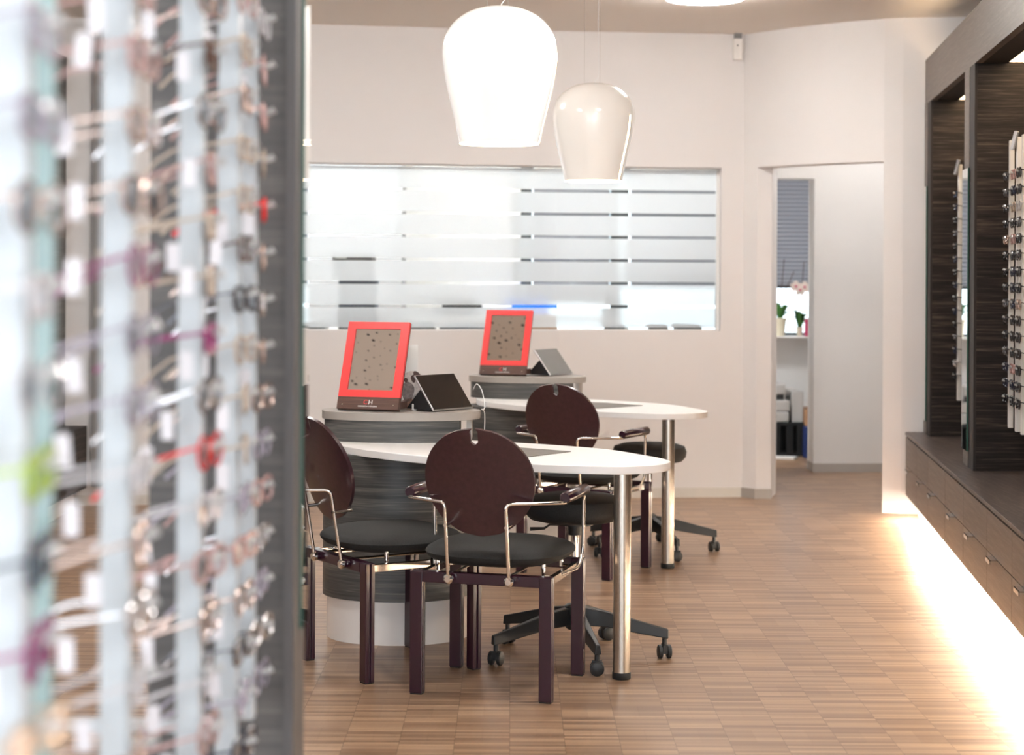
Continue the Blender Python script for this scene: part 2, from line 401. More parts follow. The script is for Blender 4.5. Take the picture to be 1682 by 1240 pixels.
# internal window with frosted film bands
win = bpy.data.objects.new('window_1', None); COL.objects.link(win); win.location = (0, 11.4, WZ0); struct(win)
wl = seg(BACK, -1.9, 1.316)
bm = B(); g = offs(wl, .125)
ribbon(bm, wl, WZ0, WZ0+.004, .11, .15); ribbon(bm, wl, WZ1-.004, WZ1, .11, .15)
prism(bm, [(1.300, 11.60), (1.316, 11.60), (1.316, 11.69), (1.300, 11.69)], WZ0, WZ1)
struct(obj('window_frame', bm, 'white', win, world=True))
bm = B(); ribbon(bm, wl, WZ0+.004, WZ1-.004, .128, .134); struct(obj('pane', bm, 'pane', win, world=True))
bm = B()
zs = [2.076, 1.926, 1.779, 1.635, 1.489, 1.343, 1.197, 1.054]
for a, b in zip(zs, zs[1:]):
    o0 = offs(wl, .1265)
    va = [bm.verts.new((p[0], p[1], a-.0095)) for p in o0]; vb = [bm.verts.new((p[0], p[1], b+.0095)) for p in o0]
    grid_faces(bm, [va, vb])
struct(obj('frosted_film', bm, 'frost', win, world=True))

# hall behind the doorway, and the back room
bm = B()
prism(bm, [(2.15, 13.0), (2.21, 13.0), (3.6, 13.12), (3.6, 13.3), (2.21, 13.25), (2.15, 13.25)], 0, CZ)
box(bm, 1.55, 2.15, 13.0, 13.25, 2.09, CZ)
struct(obj('wall_hall', bm, 'wall_hall'))
bm = B(); box(bm, 3.42, 3.55, 10.8, 13.1, 0, CZ); struct(obj('wall_hall_right', bm, 'wall_hall'))
bm = B(); prism(bm, [(2.147, 13.26), (2.147, 12.992), (2.21, 12.99), (3.42, 13.09), (3.42, 13.105), (2.21, 13.0), (2.15, 13.0), (2.15, 13.26)], 0, .062); struct(obj('baseboard_hall', bm, 'base_grey'))
bm = B(); box(bm, 1.55, 1.70, 11.72, 13.25, 0, CZ); struct(obj('wall_partition', bm, 'wall_hall'))
bm = B()
YB = 14.8
box(bm, -3.9, .07, YB, YB+.2, 0, CZ); box(bm, .07, 3.9, YB, YB+.2, 0, .91); box(bm, .07, 3.9, YB, YB+.2, 2.28, CZ)
struct(obj('wall_far', bm, 'wall_hall'))
bm = B(); box(bm, 3.75, 3.9, 13.2, YB, 0, CZ); struct(obj('wall_far_right', bm, 'wall_hall'))
bm = B(); box(bm, -3.9, -3.75, 11.0, YB, 0, CZ); struct(obj('wall_far_left', bm, 'wall_hall'))
w2 = bpy.data.objects.new('window_2', None); COL.objects.link(w2); w2.location = (1.9, YB+.1, .91); struct(w2)
bm = B()
box(bm, .06, .16, YB+.02, YB+.12, .91, 2.28); box(bm, .80, .945, YB+.02, YB+.12, .91, 2.28); box(bm, 3.6, 3.7, YB+.02, YB+.12, .91, 2.28)
box(bm, .06, 3.7, YB+.05, YB+.12, .91, .935); box(bm, .06, 3.7, YB+.05, YB+.12, 2.25, 2.28)
struct(obj('window_frame', bm, 'post', w2, world=True))
bm = B(); box(bm, .06, 3.7, YB+.08, YB+.088, .93, 2.26); struct(obj('pane', bm, 'pane', w2, world=True))
bm = B(); box(bm, .07, 3.75, YB-.19, YB+.10, .90, .912); struct(obj('window_sill', bm, 'white', w2, world=True))
def blind(x0, x1, z0, label):
    t = thing('pleated_blind', label, 'blind', ((x0+x1)/2, YB-.02, z0))
    bm = B(); rows = []; z = z0+.02; k = 0
    while z < 2.27:
        y = YB-.018 + (.024 if k % 2 else 0)
        rows.append([bm.verts.new((x0, y, z)), bm.verts.new((x1, y, z))]); z += .017; k += 1
    grid_faces(bm, rows); obj('pleated_fabric', bm, 'blind', t, world=True)
    bm = B(); box(bm, x0, x1, YB-.03, YB+.015, z0, z0+.022); obj('bottom_rail', bm, 'dark_thing', t, world=True)
    bm = B(); box(bm, x0, x1, YB-.03, YB+.015, 2.25, 2.279); obj('head_rail', bm, 'white', t, world=True)
blind(.96, 3.60, 1.295, 'grey pleated blind half lowered over the far window behind the orchids')
blind(.17, .79, 1.16, 'narrow grey pleated blind lowered behind the frosted glass beside the dark window post')

# ------------------------------------------------------------------ right hand cabinets and bench
def skew(bm, D0, D1, Y0, Y1, z0, z1): prism(bm, [RW(D0, Y0), RW(D1, Y0), RW(D1, Y1), RW(D0, Y1)], z0, z1)
DB, DC = 1.063, 1.167
YE = 10.66
bounds = [10.66, 10.06, 9.50, 8.76, 8.09, 7.36, 6.72, 6.06, 5.40, 4.74]
hands = [10.35, 9.75, 9.21, 8.42, 7.79, 7.14, 6.44, 5.75, 5.08]
ordn = ['first', 'second', 'third', 'fourth', 'fifth', 'sixth', 'seventh', 'eighth', 'ninth', 'tenth', 'eleventh', 'twelfth', 'thirteenth', 'fourteenth', 'fifteenth', 'sixteenth', 'seventeenth', 'eighteenth']
for i in range(9):
    y1, y0 = bounds[i], bounds[i+1]
    nm = 'dark drawer cabinet nearest the doorway wall, at the far end of the low bench' if i == 0 else f'dark laminate drawer cabinet of the low bench, {ordn[i]} from the doorway wall'
    c = RW(1.3, (y0+y1)/2)
    t = thing('drawer_cabinet', nm, 'cabinet', (c[0], c[1], .124), 0, 'drawer cabinets of the low bench')
    bm = B(); skew(bm, DB+.02, 1.68, y0, y1, .126, .468); obj('carcass', bm, 'ebony_edge', t, world=True)
    bm = B(); skew(bm, DB, DB+.019, y0+.002, y1-.002, .300, .462); d = obj('drawer', bm, 'front', t, world=True)
    bm = B(); skew(bm, DB, DB+.019, y0+.002, y1-.002, .124, .296); d = obj('drawer', bm, 'front', t, world=True)
    h = hands[i]
    bm = B(); skew(bm, DB-.030, DB+.004, h-.055, h+.055, .2945, .299); skew(bm, DB-.030, DB-.026, h-.055, h+.055, .281, .299)
    obj('handle', bm, 'chrome', d, world=True)
bm = B(); skew(bm, DB-.002, 1.69, 4.7, YE, .472, .490)
tag(obj('worktop', bm, 'top', world=True, bevel=.0015), 'long dark laminate bench top running under the eyewear display on the right', 'worktop')
bm = B(); skew(bm, 1.1336, 1.68, 2.6, 10.64, 0, .120)
tag(obj('bench_plinth', bm, 'white', world=True), 'white plinth set back under the right hand drawer bench', 'plinth')
bm = B(); skew(bm, 1.082, 1.118, 4.75, 10.55, .1185, .1235)
tag(obj('led_strip', bm, 'led', world=True), 'glowing warm white strip light under the front edge of the right hand bench', 'light')
# lower part of the bench nearer than the frame
HB, HT = 2.397, 2.657
bm = B()
skew(bm, DC, DC+.035, 3.6, 10.66, HB, HT)
struct_none = None
cab = thing('display_cabinet', 'tall dark brown striped open display cabinet standing on the right hand bench', 'cabinet', (*RW(1.4, 8.5), .49))
obj('header_panel', bm, 'front', cab, world=True)
bm = B(); skew(bm, DC+.035, 1.32, 3.6, 10.66, HB, HB+.02); skew(bm, 1.32, 1.69, 3.6, 10.66, HT-.02, HT); obj('soffit_board', bm, 'ebony_edge', cab, world=True)
bm = B(); skew(bm, 1.60, 1.62, 3.6, 10.66, .49, HT); obj('back_panel', bm, 'ebony', cab, world=True)
def divider(ya, yb, far_front):
    # dark side board from the front back to the wall, narrow dark edge and a lighter front strip with a mirror on it
    bm = B(); skew(bm, DC+.012, 1.60, ya, yb, .49, HB if not far_front else HB); obj('side_board', bm, 'ebony', cab, world=True)
    bm = B(); skew(bm, DC, DC+.012, ya+.001, ya+(yb-ya)*.5, .49, HB); obj('edge_strip', bm, 'ebony_edge', cab, world=True)
    bm = B(); skew(bm, DC-.002, DC+.012, ya+(yb-ya)*.5, yb, .49, HB); obj('front_strip', bm, 'front', cab, world=True)
    bm = B(); skew(bm, DC-.010, DC-.003, ya+(yb-ya)*.5-.01, yb+.005, .567, 1.916); m = obj('mirror_panel', bm, 'mirror', cab, world=True)
    bm = B(); skew(bm, DC-.0105, DC-.003, ya+(yb-ya)*.5-.015, ya+(yb-ya)*.5-.0095, .566, 1.917); obj('glass_edge', bm, 'green_edge', m, world=True)
divider(10.36, 10.655, False)
divider(8.539, 8.886, False)
divider(5.3, 5.65, False)
# warm light panels in the top of each bay
for (ya, yb, lab) in ((8.90, 10.34, 'warm glowing light panel in the top of the far display bay'), (5.68, 8.52, 'warm glowing light panel in the top of the near display bay')):
    bm = B(); skew(bm, 1.325, 1.58, ya, yb, HB+.004, HB+.018)
    tag(obj('light_panel', bm, 'warm_panel', world=True), lab, 'light')

# ------------------------------------------------------------------ eyewear: one of each kind, then copies
def make_rod(name_mat, top, bottom, n_pegs, label, loc, rotz, peg_top, pitch=.0723, width=.031, src=None):
    t = thing('display_rod', label, 'display rod', loc, rotz, 'vertical eyewear display rods')
    bm = B(); box(bm, -width, 0, -.014, .014, bottom, top); obj('rod', bm, name_mat, t, bevel=.003)
    for k in range(n_pegs):
        z = peg_top-k*pitch
        if PEG[0] is None:
            bm = B(); tube(bm, [(-.002, 0, 0), (.018, 0, .001), (.026, 0, .006)], [.0042, .0042, .0060], 8)
            PEG[0] = obj('peg', bm, 'peg', t, smooth=True); o = PEG[0]
        else:
            o = PEG[0].copy(); COL.objects.link(o); o.parent = t
        o.location = (0, 0, z)
    return t
PEG = [None]
def rim_path(cy, cz, w, h, n=22, p=2.8):
    out = []
    for i in range(n):
        a = 2*PI*i/n; c, s = math.cos(a), math.sin(a)
        out.append((0, cy+w*math.copysign(abs(c)**(2/p), c), cz+h*math.copysign(abs(s)**(2/p), s)*(1-.12*(s < 0)*abs(c))))
    return out
def make_glasses(label, w=.0265, h=.019, thick=.0024, droop=.03, tagd=True, p=2.8):
    """front faces +x, bridge rests on the peg at the origin, arms run back to -x"""
    t = thing('eyeglasses', label, 'glasses', (0, 0, 0))
    bm = B()
    for s in (-1, 1): tube(bm, rim_path(s*(w+.0085), -.012, w, h, p=p), thick, 6, closed=True)
    tube(bm, [(0, -.010, -.004), (.002, 0, .0015), (0, .010, -.004)], thick*.95, 6)
    for s in (-1, 1): tube(bm, [(0, s*(2*w+.007), -.004), (-.001, s*(2*w+.0125), -.003), (-.006, s*(2*w+.014), -.003)], thick*.9, 6)
    fr = obj('front_frame', bm, FR_LIGHT[0], t, smooth=True)
    for s in (-1, 1):
        bm = B(); pts = [(x, y*.97+s*(w+.0085)*.03, z) for x, y, z in rim_path(s*(w+.0085), -.012, w, h, p=p)]
        a = [bm.verts.new((q[0]+.0006, q[1], q[2])) for q in pts]; b = [bm.verts.new((q[0]-.0006, q[1], q[2])) for q in pts]
        bm.faces.new(a); bm.faces.new(b[::-1])
        for i in range(len(a)): bm.faces.new((a[i], b[i], b[(i+1) % len(a)], a[(i+1) % len(a)]))
        obj('lens', bm, 'lens', t)
        bm = B(); y = s*(2*w+.014)
        tube(bm, [(-.005, y, -.003), (-.05, y*.98, -.003-droop*.35), (-.095, y*.94, -.003-droop*.75), (-.118, y*.90, -.012-droop), (-.138, y*.88, -.032-droop)],
             [.0022, .0026, .0024, .0024, .0030], 6, flat=.6)
        obj('temple', bm, FR_LIGHT[0], t, smooth=True)
    if tagd:
        bm = B(); tube(bm, [(-.040, -(2*w+.014), -.004), (-.042, -(2*w+.016), -.020)], .0005, 4)
        box(bm, -.050, -.034, -(2*w+.0185), -(2*w+.0175), -.056, -.020)
        obj('price_tag', bm, 'tag', t, bevel=.0004)
    return t
def recolour(t, m):
    for ch in t.children:
        if ch.name.startswith(('front_frame', 'temple')):
            for s in ch.material_slots: s.link = 'OBJECT'; s.material = m
            
protos = [make_glasses('x', tagd=True), make_glasses('x', .024, .021, .0018, .04, True, 2.1), make_glasses('x', .027, .017, .0030, .02, True, 3.4)]
protoR = [make_glasses('x', .0265, .020, .0036, tagd=False), make_glasses('x', .025, .021, .0032, .02, False, 2.2)]
used = set()
def place(pool, k, loc, rotz, label, m):
    src = pool[k]
    if k not in used and pool is protos or (pool is protoR and (100+k) not in used):
        used.add(k if pool is protos else 100+k); g = src
    else: g = copy_tree(src)
    g.location = loc; g.rotation_euler = (0, 0, rotz); g['label'] = label
    recolour(g, m); return g

# right hand display: far bay rod, then rods of the near bay
ANG = PI - math.atan(.1163)
rr = random.Random(3)
rods_r = [(10.18, 'far bay, beside the mirror strip', 'far bay rod'), (8.351, 'near bay, farthest from the camera', 'near bay farthest rod'),
          (8.147, 'near bay, second from the dark side board', 'near bay second rod'), (7.992, 'near bay, third from the dark side board at picture edge', 'near bay third rod')]
DR = 1.30
for Y, pos, short in rods_r:
    x, y = RW(DR, Y)
    make_rod('rod', 2.022, .708, 15, f'slim white eyewear rod, {pos}', (x, y, 0), ANG, 1.862, width=.022)
    for k in range(15):
        z = 1.862-k*.0723
        m = rr.choice([FR_DARK[0], FR_DARK[0], FR_DARK[0], FR_DARK[3], FR_DARK[1]] if rr.random() < .93 else FR_LIGHT)
        c, s = math.cos(ANG), math.sin(ANG)
        place(protoR, rr.randrange(2), (x+.013*c, y+.013*s, z+.0055), ANG, f'{FNAME[m.name]} eyeglasses, {ordn[k]} from top, {short} of right cabinet', m)
        bpy.context.scene.objects[-1]
# two clear holders on top of rods
for Y, lab in ((8.147, 'small clear acrylic sign holder on top of the second rod of the near bay'), (10.16, 'small clear acrylic sign holder on top of the far bay rod')):
    x, y = RW(DR-.02, Y); bm = B()
    box(bm, -.006, .006, -.022, .022, 0, .085, Matrix.Translation((x, y, 1.965)) @ Matrix.Rotation(.22, 4, 'Y') @ Matrix.Rotation(.1, 4, 'X'))
    tag(obj('sign_holder', bm, 'silver', world=True, bevel=.002), lab, 'holder')

# left hand rack close to the camera
XL = -.396
rods_l = [(2.836, 'rod_cool', 'white rod beside the charcoal pillar'), (2.655, 'rod_cool', 'second blurred white rod from the charcoal pillar'), (2.346, 'rod_cool', 'third blurred white rod from the charcoal pillar'),
          (1.91, 'rod_cool', 'fourth blurred white rod from the charcoal pillar'), (1.50, 'rod_cool', 'leftmost blurred white rod at the picture edge')]
pops = {(2, 8): 'red', (4, 5): 'lime', (3, 4): 'plum', (0, 4): 'red', (4, 7): 'plum', (2, 6): 'plum'}
for i, (Y, mt, lab) in enumerate(rods_l):
    bot = .708 if i == 0 else .002
    npg = 22
    top = 1.4+500*Y/3000
    ptop = .850+.0723*14+.0 
    # first peg from the top that the picture shows
    pegs = [z for z in [ .852+.0723*k for k in range(-2, 18)] if z > bot+.05 and z < top-.03]
    off = (0, .01, .036, .055, .028)[i]
    pegs = [z+off for z in pegs][::-1]
    t = make_rod(mt, CZ-.001, bot, 0, f'{lab}, holding eyeglasses on clear pegs', (XL, Y, 0), 0, 0)
    for k, z in enumerate(pegs):
        o = PEG[0].copy(); COL.objects.link(o); o.parent = t; o.location = (0, 0, z)
    for k, z in enumerate(pegs):
        yv = 450+(1.4-z)*3000/Y
        if yv < -60 or yv > 1310: continue
        pop = pops.get((i, k))
        m = FR_POP[pop] if pop else rr.choice(FR_LIGHT if rr.random() < .86 else FR_DARK)
        g = place(protos, rr.randrange(3), (XL+.010, Y, z+.0055), rr.uniform(-.16, .16), f'{FNAME[m.name]} tagged eyeglasses, {ordn[k]} peg down, {lab}', m)
        for c in g.children:
            if c.name.startswith('price_tag'): c.rotation_euler.x = rr.uniform(-.35, .35); c.location = (rr.uniform(-.03, .02), 0, rr.uniform(-.004, .004)); c.rotation_euler.z = 0
bm = B(); box(bm, -.72, XL-.014, 2.64, 2.66, .735, .752)
tag(obj('rack_rail', bm, 'rod_cool', world=True), 'blurred white horizontal rail at the foot of the left eyewear rack', 'rail')
bm = B(); box(bm, -.452, -.424, 2.028, 2.036, .002, CZ-.001); tag(obj('acrylic_strip', bm, 'teal_dark', world=True), 'dark teal acrylic strip between the blurred white rods', 'strip')
bm = B(); box(bm, -.432, -.412, 1.64, 1.648, .002, CZ-.001); tag(obj('acrylic_strip', bm, 'teal', world=True), 'pale teal acrylic strip left of the fourth blurred white rod', 'strip')
# charcoal pillar (the divider of the left display)
pl = thing('pillar', 'charcoal laminate pillar panel at the end of the left eyewear rack', 'pillar', (-.64, 3.02, 0))
bm = B(); box(bm, -.585, -.366, 2.95, 3.10, 0, CZ); obj('side_board', bm, 'pillar', pl, world=True)
bm = B(); box(bm, -.366, -.350, 2.945, 3.10, 0, CZ); obj('front_strip', bm, 'pillar_edge', pl, world=True)
bm = B(); box(bm, -.350, -.3452, 3.035, 3.098, .81, 2.6); mm = obj('mirror_panel', bm, 'mirror', pl, world=True)
bm = B(); box(bm, -.350, -.3448, 3.030, 3.0348, .81, 2.6); obj('glass_edge', bm, 'green_edge', mm, world=True)

# left side of the shop seen through the rack
def bench(x, y0, y1, depth, lab):
    t = thing('drawer_bench', lab, 'bench', (x-depth/2, (y0+y1)/2, 0))
    bm = B(); box(bm, x-depth, x-.07, y0, y1-.02, 0, .12); obj('plinth', bm, 'white', t, world=True)
    bm = B(); box(bm, x-depth, x, y0, y1, .124, .49); obj('body', bm, 'ebony', t, world=True)
bench(-2.51, 7.3, 10.80, .6, 'dark low bench on a white plinth against the left wall, farthest one')
bench(-1.70, 4.2, 6.60, .6, 'dark low bench on a white plinth behind the blurred rack, nearer one')
bm = B(); box(bm, -3.5, -2.62, 7.3, 10.72, .49, 2.66); tag(obj('tall_cabinet', bm, 'pillar', world=True), 'dark tall cabinet behind the blurred eyewear rack', 'cabinet')
bm = B(); box(bm, -2.50, -2.44, 10.88, 10.935, .12, 2.9)
tag(obj('room_screen', bm, pmat('mid_grey_panel', (.26, .25, .245), .6), world=True), 'mid grey upright panel fixed to the back wall at far left', 'screen')

# ------------------------------------------------------------------ consulting desks
PO = (-.439, 7.29)                       # pedestal centre of the front desk
def L(x, y): return (x-PO[0], y-PO[1])
def ell(cx, cy, a, b, n=64, p=2.0, xmax=None):
    out = []
    for i in range(n):
        t = 2*PI*i/n; c, s = math.cos(t), math.sin(t)
        x = cx+a*math.copysign(abs(c)**(2/p), c); y = cy+b*math.copysign(abs(s)**(2/p), s)
        if xmax is not None: x = min(x, xmax)
        out.append((x, y))
    res = [out[0]]
    for q in out[1:]:
        if (Vector(q)-Vector(res[-1])).length > 1e-5: res.append(q)
    return res
T = [(.563, 6.456), (.548, 6.56), (.49, 6.69), (.37, 6.90), (.2, 7.05), (.01, 7.17), (-.25, 7.29), (-.5, 7.35), (-.66, 7.32), (-.697, 7.2), (-.637, 6.975),
     (-.49, 6.78), (-.325, 6.622), (-.13, 6.47), (.071, 6.355), (.25, 6.300), (.385, 6.288), (.504, 6.345)]
ZT = .739
def desk():
    d = thing('oval_desk', 'front white oval desk with round charcoal pedestal and one steel leg', 'desk', (PO[0], PO[1], 0))
    bm = B(); prism(bm, [L(*p) for p in spline(T, 6)], ZT-.028, ZT); obj('table_top', bm, 'table_white', d, smooth=True, bevel=.002)
    lx, ly = L(.3866, 6.33)
    bm = B(); lathe(bm, [(.0305, .022), (.0305, ZT-.028)], 40, (lx, ly, 0)); lg = obj('leg', bm, 'steel', d, smooth=True)
    bm = B(); lathe(bm, [(.030, 0), (.0325, .003), (.0325, .022), (.031, .024)], 40, (lx, ly, 0)); obj('rubber_foot', bm, 'rubber', lg, smooth=True)
    ped = thing('x', '', '')
    for k in ('label', 'category'): del ped[k]
    ped.name = 'pedestal'; ped.parent = d
    bm = B(); prism(bm, ell(0.002, -.203, .274, .222), 0, .17); obj('plinth', bm, 'white', ped, smooth=True)
    bm = B(); prism(bm, ell(0.0, -.203, .289, .237), .165, ZT-.029); obj('lower_drum', bm, 'drum', ped, smooth=True)
    bm = B(); prism(bm, ell(0, 0, .306, .170, p=2.2, xmax=.236), ZT, .823); obj('upper_drum', bm, 'drum', ped, smooth=True)
    bm = B(); box(bm, .262, .282, -.02, .14, ZT+.001, .823); obj('end_panel', bm, 'grey_case', ped)
    bm = B(); prism(bm, ell(0, 0, .316, .178, p=2.2), .8235, .856); obj('counter_disc', bm, 'disc', ped, smooth=True, bevel=.0015)
    return d
d1 = desk()
U2 = (.085, 9.80); R2 = math.radians(-9.0)
d2 = copy_tree(d1, 'rear white oval desk with round charcoal pedestal, standing nearer the frosted window', (U2[0], U2[1], 0), R2)
def in2(x, y):                            # a point of the front desk's surroundings carried over to the rear desk
    px, py = x-PO[0], y-PO[1]; c, s = math.cos(R2), math.sin(R2)
    return (U2[0]+px*c-py*s, U2[1]+px*s+py*c)
def pad():
    bm = B(); pts = [(.223, 6.80), (.02, 6.948), (-.22, 7.0), (-.30, 6.80), (-.18, 6.60), (.03, 6.545)]
    prism(bm, [L(*p) for p in pts], 0, .0022)
    return obj('desk_pad', bm, 'deskpad')
p1 = pad(); p1.location = (PO[0], PO[1], ZT+.0002); tag(p1, 'grey desk pad lying on the front white desk behind the chair back', 'desk pad')
p2 = p1.copy(); COL.objects.link(p2); p2.location = (U2[0], U2[1], ZT+.0002); p2.rotation_euler = (0, 0, R2); p2['label'] = 'grey desk pad lying on the rear white desk'

# ------------------------------------------------------------------ visitor chairs
def make_chair():
    t = thing('visitor_chair', 'x', 'chair', (0, 0, 0), 0)
    W2, D2, LW, LD, H = .2225, .215, .044, .036, .411
    def leg(x, y):
        bm = B()
        box(bm, x-LW/2, x+LW/2, y-LD/2, y-LD*.08, .004, H-.001); box(bm, x-LW/2+.003, x+LW/2-.003, y-LD*.08, y+LD*.08, .004, H-.001); box(bm, x-LW/2, x+LW/2, y+LD*.08, y+LD/2, .004, H-.001)
        o = obj('leg', bm, 'purple', t, bevel=.003)
        bm = B(); box(bm, x-LW/2+.002, x+LW/2-.002, y-LD/2+.002, y+LD/2-.002, 0, .0045); obj('foot_pad', bm, 'rubber', o)
        return o
    for x in (-W2, W2):
        for y in (-D2, D2): leg(x, y)
    for y in (-D2, D2):                    # mitred beams between the legs at back and front
        bm = B(); x0, x1 = -W2+LW/2-.001, W2-LW/2+.001
        box(bm, x0, x1, y-LD/2, y+LD/2, H-.036, H); obj('beam', bm, 'purple', t, bevel=.003)
    for s in (-1, 1):                      # pale metal side rails with a lacquered cap
        bm = B(); box(bm, s*W2-.009, s*W2+.009, -D2+LD/2, D2-LD/2, H-.034, H-.008); obj('side_rail', bm, 'chrome', t, bevel=.002)
    for x in (-.10, .10):                  # cross rods and pegs carrying the seat
        bm = B(); tube(bm, [(x, -D2, H-.004), (x, D2, H-.004)], .005, 8)
        obj('seat_rod', bm, 'chrome', t, smooth=True)
    for x in (-.185, .185):
        for y in (-.12, .12):
            bm = B(); tube(bm, [(x, y, H-.018), (x, y, H+.038)], .0075, 12)
            tube(bm, [(x, y, H-.014), (math.copysign(W2, x), y, H-.014)], .004, 8)
            obj('seat_post', bm, 'chrome', t, smooth=True)
    # cushion
    bm = B(); rows = []; n = 40
    prof = [(.0, -.012), (.55, -.012), (.80, -.008), (.93, .004), (.985, .016), (1.0, .026), (.975, .036), (.90, .046), (.75, .056), (.5, .062), (.25, .064), (0, .064)]
    for k, (r, z) in enumerate(prof):
        if r == 0: rows.append([bm.verts.new((0, 0, H+.026+z))]); continue
        ring = []
        for i in range(n):
            a = 2*PI*i/n; c, s = math.cos(a), math.sin(a); e = 2/2.7
            x = .248*r*math.copysign(abs(c)**e, c)*(1+.04*s); y = .235*r*math.copysign(abs(s)**e, s)
            ring.append(bm.verts.new((x, y, H+.026+z)))
        rows.append(ring)
    for a, b in zip(rows, rows[1:]):
        for i in range(n):
            j = (i+1) % n
            if len(a) == 1: bm.faces.new((a[0], b[i], b[j]))
            elif len(b) == 1: bm.faces.new((a[i], a[j], b[0]))
            else: bm.faces.new((a[i], a[j], b[j], b[i]))
    obj('seat', bm, 'seat', t, smooth=True)
    # round plywood back with a slot at the top, gently curved and tilted
    R = .188; n = 72; pts = []
    for i in range(n):
        a = PI/2+2*PI*(i+.5)/n
        x, z = R*math.cos(a), R*math.sin(a)
        if abs(x) < .0145 and z > 0: continue
        pts.append((x, z))
    slot = [(.0140, R-.002), (.0135, .150)] + [(.0135*math.cos(q), .146+.0135*math.sin(q)) for q in [0-PI*j/8 for j in range(1, 8)]] + [(-.0135, .150), (-.0140, R-.002)]
    pts = pts + slot                     # outline runs round from left of the slot to right of it
    bm = B(); cz, cy, lean = .716, -.262, math.radians(15.5)
    def pos(x, z, d):
        yy = -.055*(x/R)**2*-1*.45 + d  # ends curve towards the sitter
        return Vector((x, cy+yy*math.cos(lean)-z*math.sin(lean), cz+z*math.cos(lean)+yy*math.sin(lean)))
    # fill as horizontal strips so the curve is smooth
    N = 40; front = []; back = []
    rowsF = []
    for j in range(N+1):
        z = -R+2*R*j/N; zz = max(min(z, R*.9995), -R*.9995); hw = math.sqrt(R*R-zz*zz)
        rowsF.append((zz, hw))
    def patch(xa, xb, zlo, zhi, k):
        pass
    vf = {}; 
    xs_n = 18
    def V(j, u, side, d):
        zz, hw = rowsF[j]
        inner = 0.
        if zz > .146: inner = .0135
        elif zz > .1325: inner = math.sqrt(max(0, .0135**2-(.146-zz)**2))
        inner = min(inner, hw)
        x = side*(inner+(hw-inner)*u/xs_n)
        key = (j, u if not (u == 0 and inner == 0) else 'c', side if not (u == 0 and inner == 0) else 0, d)
        if key not in vf: vf[key] = bm.verts.new(pos(x, zz, d))
        return vf[key]
    th = .006
    for side in (-1, 1):
        for j in range(N):
            for u in range(xs_n):
                for d in (-th, th):
                    q = [V(j, u, side, d), V(j, u+1, side, d), V(j+1, u+1, side, d), V(j+1, u, side, d)]
                    q2 = []
                    for v in q:
                        if v not in q2: q2.append(v)
                    if len(q2) > 2:
                        try: bm.faces.new(q2)
                        except ValueError: pass
            for u in (0, xs_n):           # rim and slot walls
                a, b = V(j, u, side, -th), V(j+1, u, side, -th); c, d_ = V(j+1, u, side, th), V(j, u, side, th)
                if u == 0 and rowsF[j+1][0] <= .1325: continue
                try: bm.faces.new((a, b, c, d_))
                except ValueError: pass
    for jj in (0, N):
        for side in (-1, 1):
            for u in range(xs_n):
                q = [V(jj, u, side, -th), V(jj, u+1, side, -th), V(jj, u+1, side, th), V(jj, u, side, th)]
                try: bm.faces.new(q)
                except ValueError: pass
    bmesh.ops.remove_doubles(bm, verts=bm.verts[:], dist=1e-5)
    obj('backrest', bm, 'backwood', t, smooth=True)
    for s in (-1, 1):
        # arm tube: from the back beam up the backrest, outwards, forward under the pad, down and round to the side rail
        y0 = -D2-LD/2-.018
        path = fillet([(s*.104, y0, H-.018), (s*.104, y0-.045, .652), (s*.270, -.180, .650), (s*.270, .095, .650), (s*.266, .100, .445), (s*.262, .05, .402), (s*.224, -.06, .392)], .022, 5)
        bm = B(); tube(bm, path, .0062, 10); arm = obj('arm_tube', bm, 'chrome', t, smooth=True)
        bm = B(); tube(bm, [(s*.104, y0-.012, H-.018), (s*.104, y0-.006, H-.018), (s*.104, y0+.004, H-.018), (s*.104, y0+.010, H-.018)], [.010, .0165, .0165, .011], 16)
        obj('fastener', bm, 'chrome', arm, smooth=True)
        bm = B(); tube(bm, [(s*.104, y0+.009, H-.018), (s*.104, -D2-LD/2+.002, H-.018)], .0125, 16); tube(bm, [(s*.128, -D2-LD/2-.010, H-.010), (s*.128, -D2-LD/2+.002, H-.010)], .007, 12)
        obj('bushing', bm, 'purple', t, smooth=True)
        a = Vector((s*.270, -.165, .664)); b = Vector((s*.272, .112, .664))
        bm = B(); tube(bm, [a, a.lerp(b, .02), a.lerp(b, .97), b], [.016, .0195, .0195, .015], 14); obj('arm_pad', bm, 'purple', arm, smooth=True)
        bm = B(); tube(bm, [(s*.104, -.290, .575), (s*.104, -.214, .577)], .006, 10); obj('bolt', bm, 'chrome', t, smooth=True)
    return t
chA = make_chair()
chA['label'] = 'aubergine visitor chair with round slotted back, front one seen from behind'
chA.location = (-.036, 6.237, 0); chA.rotation_euler = (0, 0, math.radians(-16)); chA['group'] = 'aubergine visitor chairs'
chB = copy_tree(chA, 'aubergine visitor chair at the left, turned sideways and partly hidden by the pillar', (-.430, 6.545, 0), math.radians(-57))
for ch in chB.children:
    if ch.name.startswith('backrest'): ch.location = (-.020, -.012, 0)
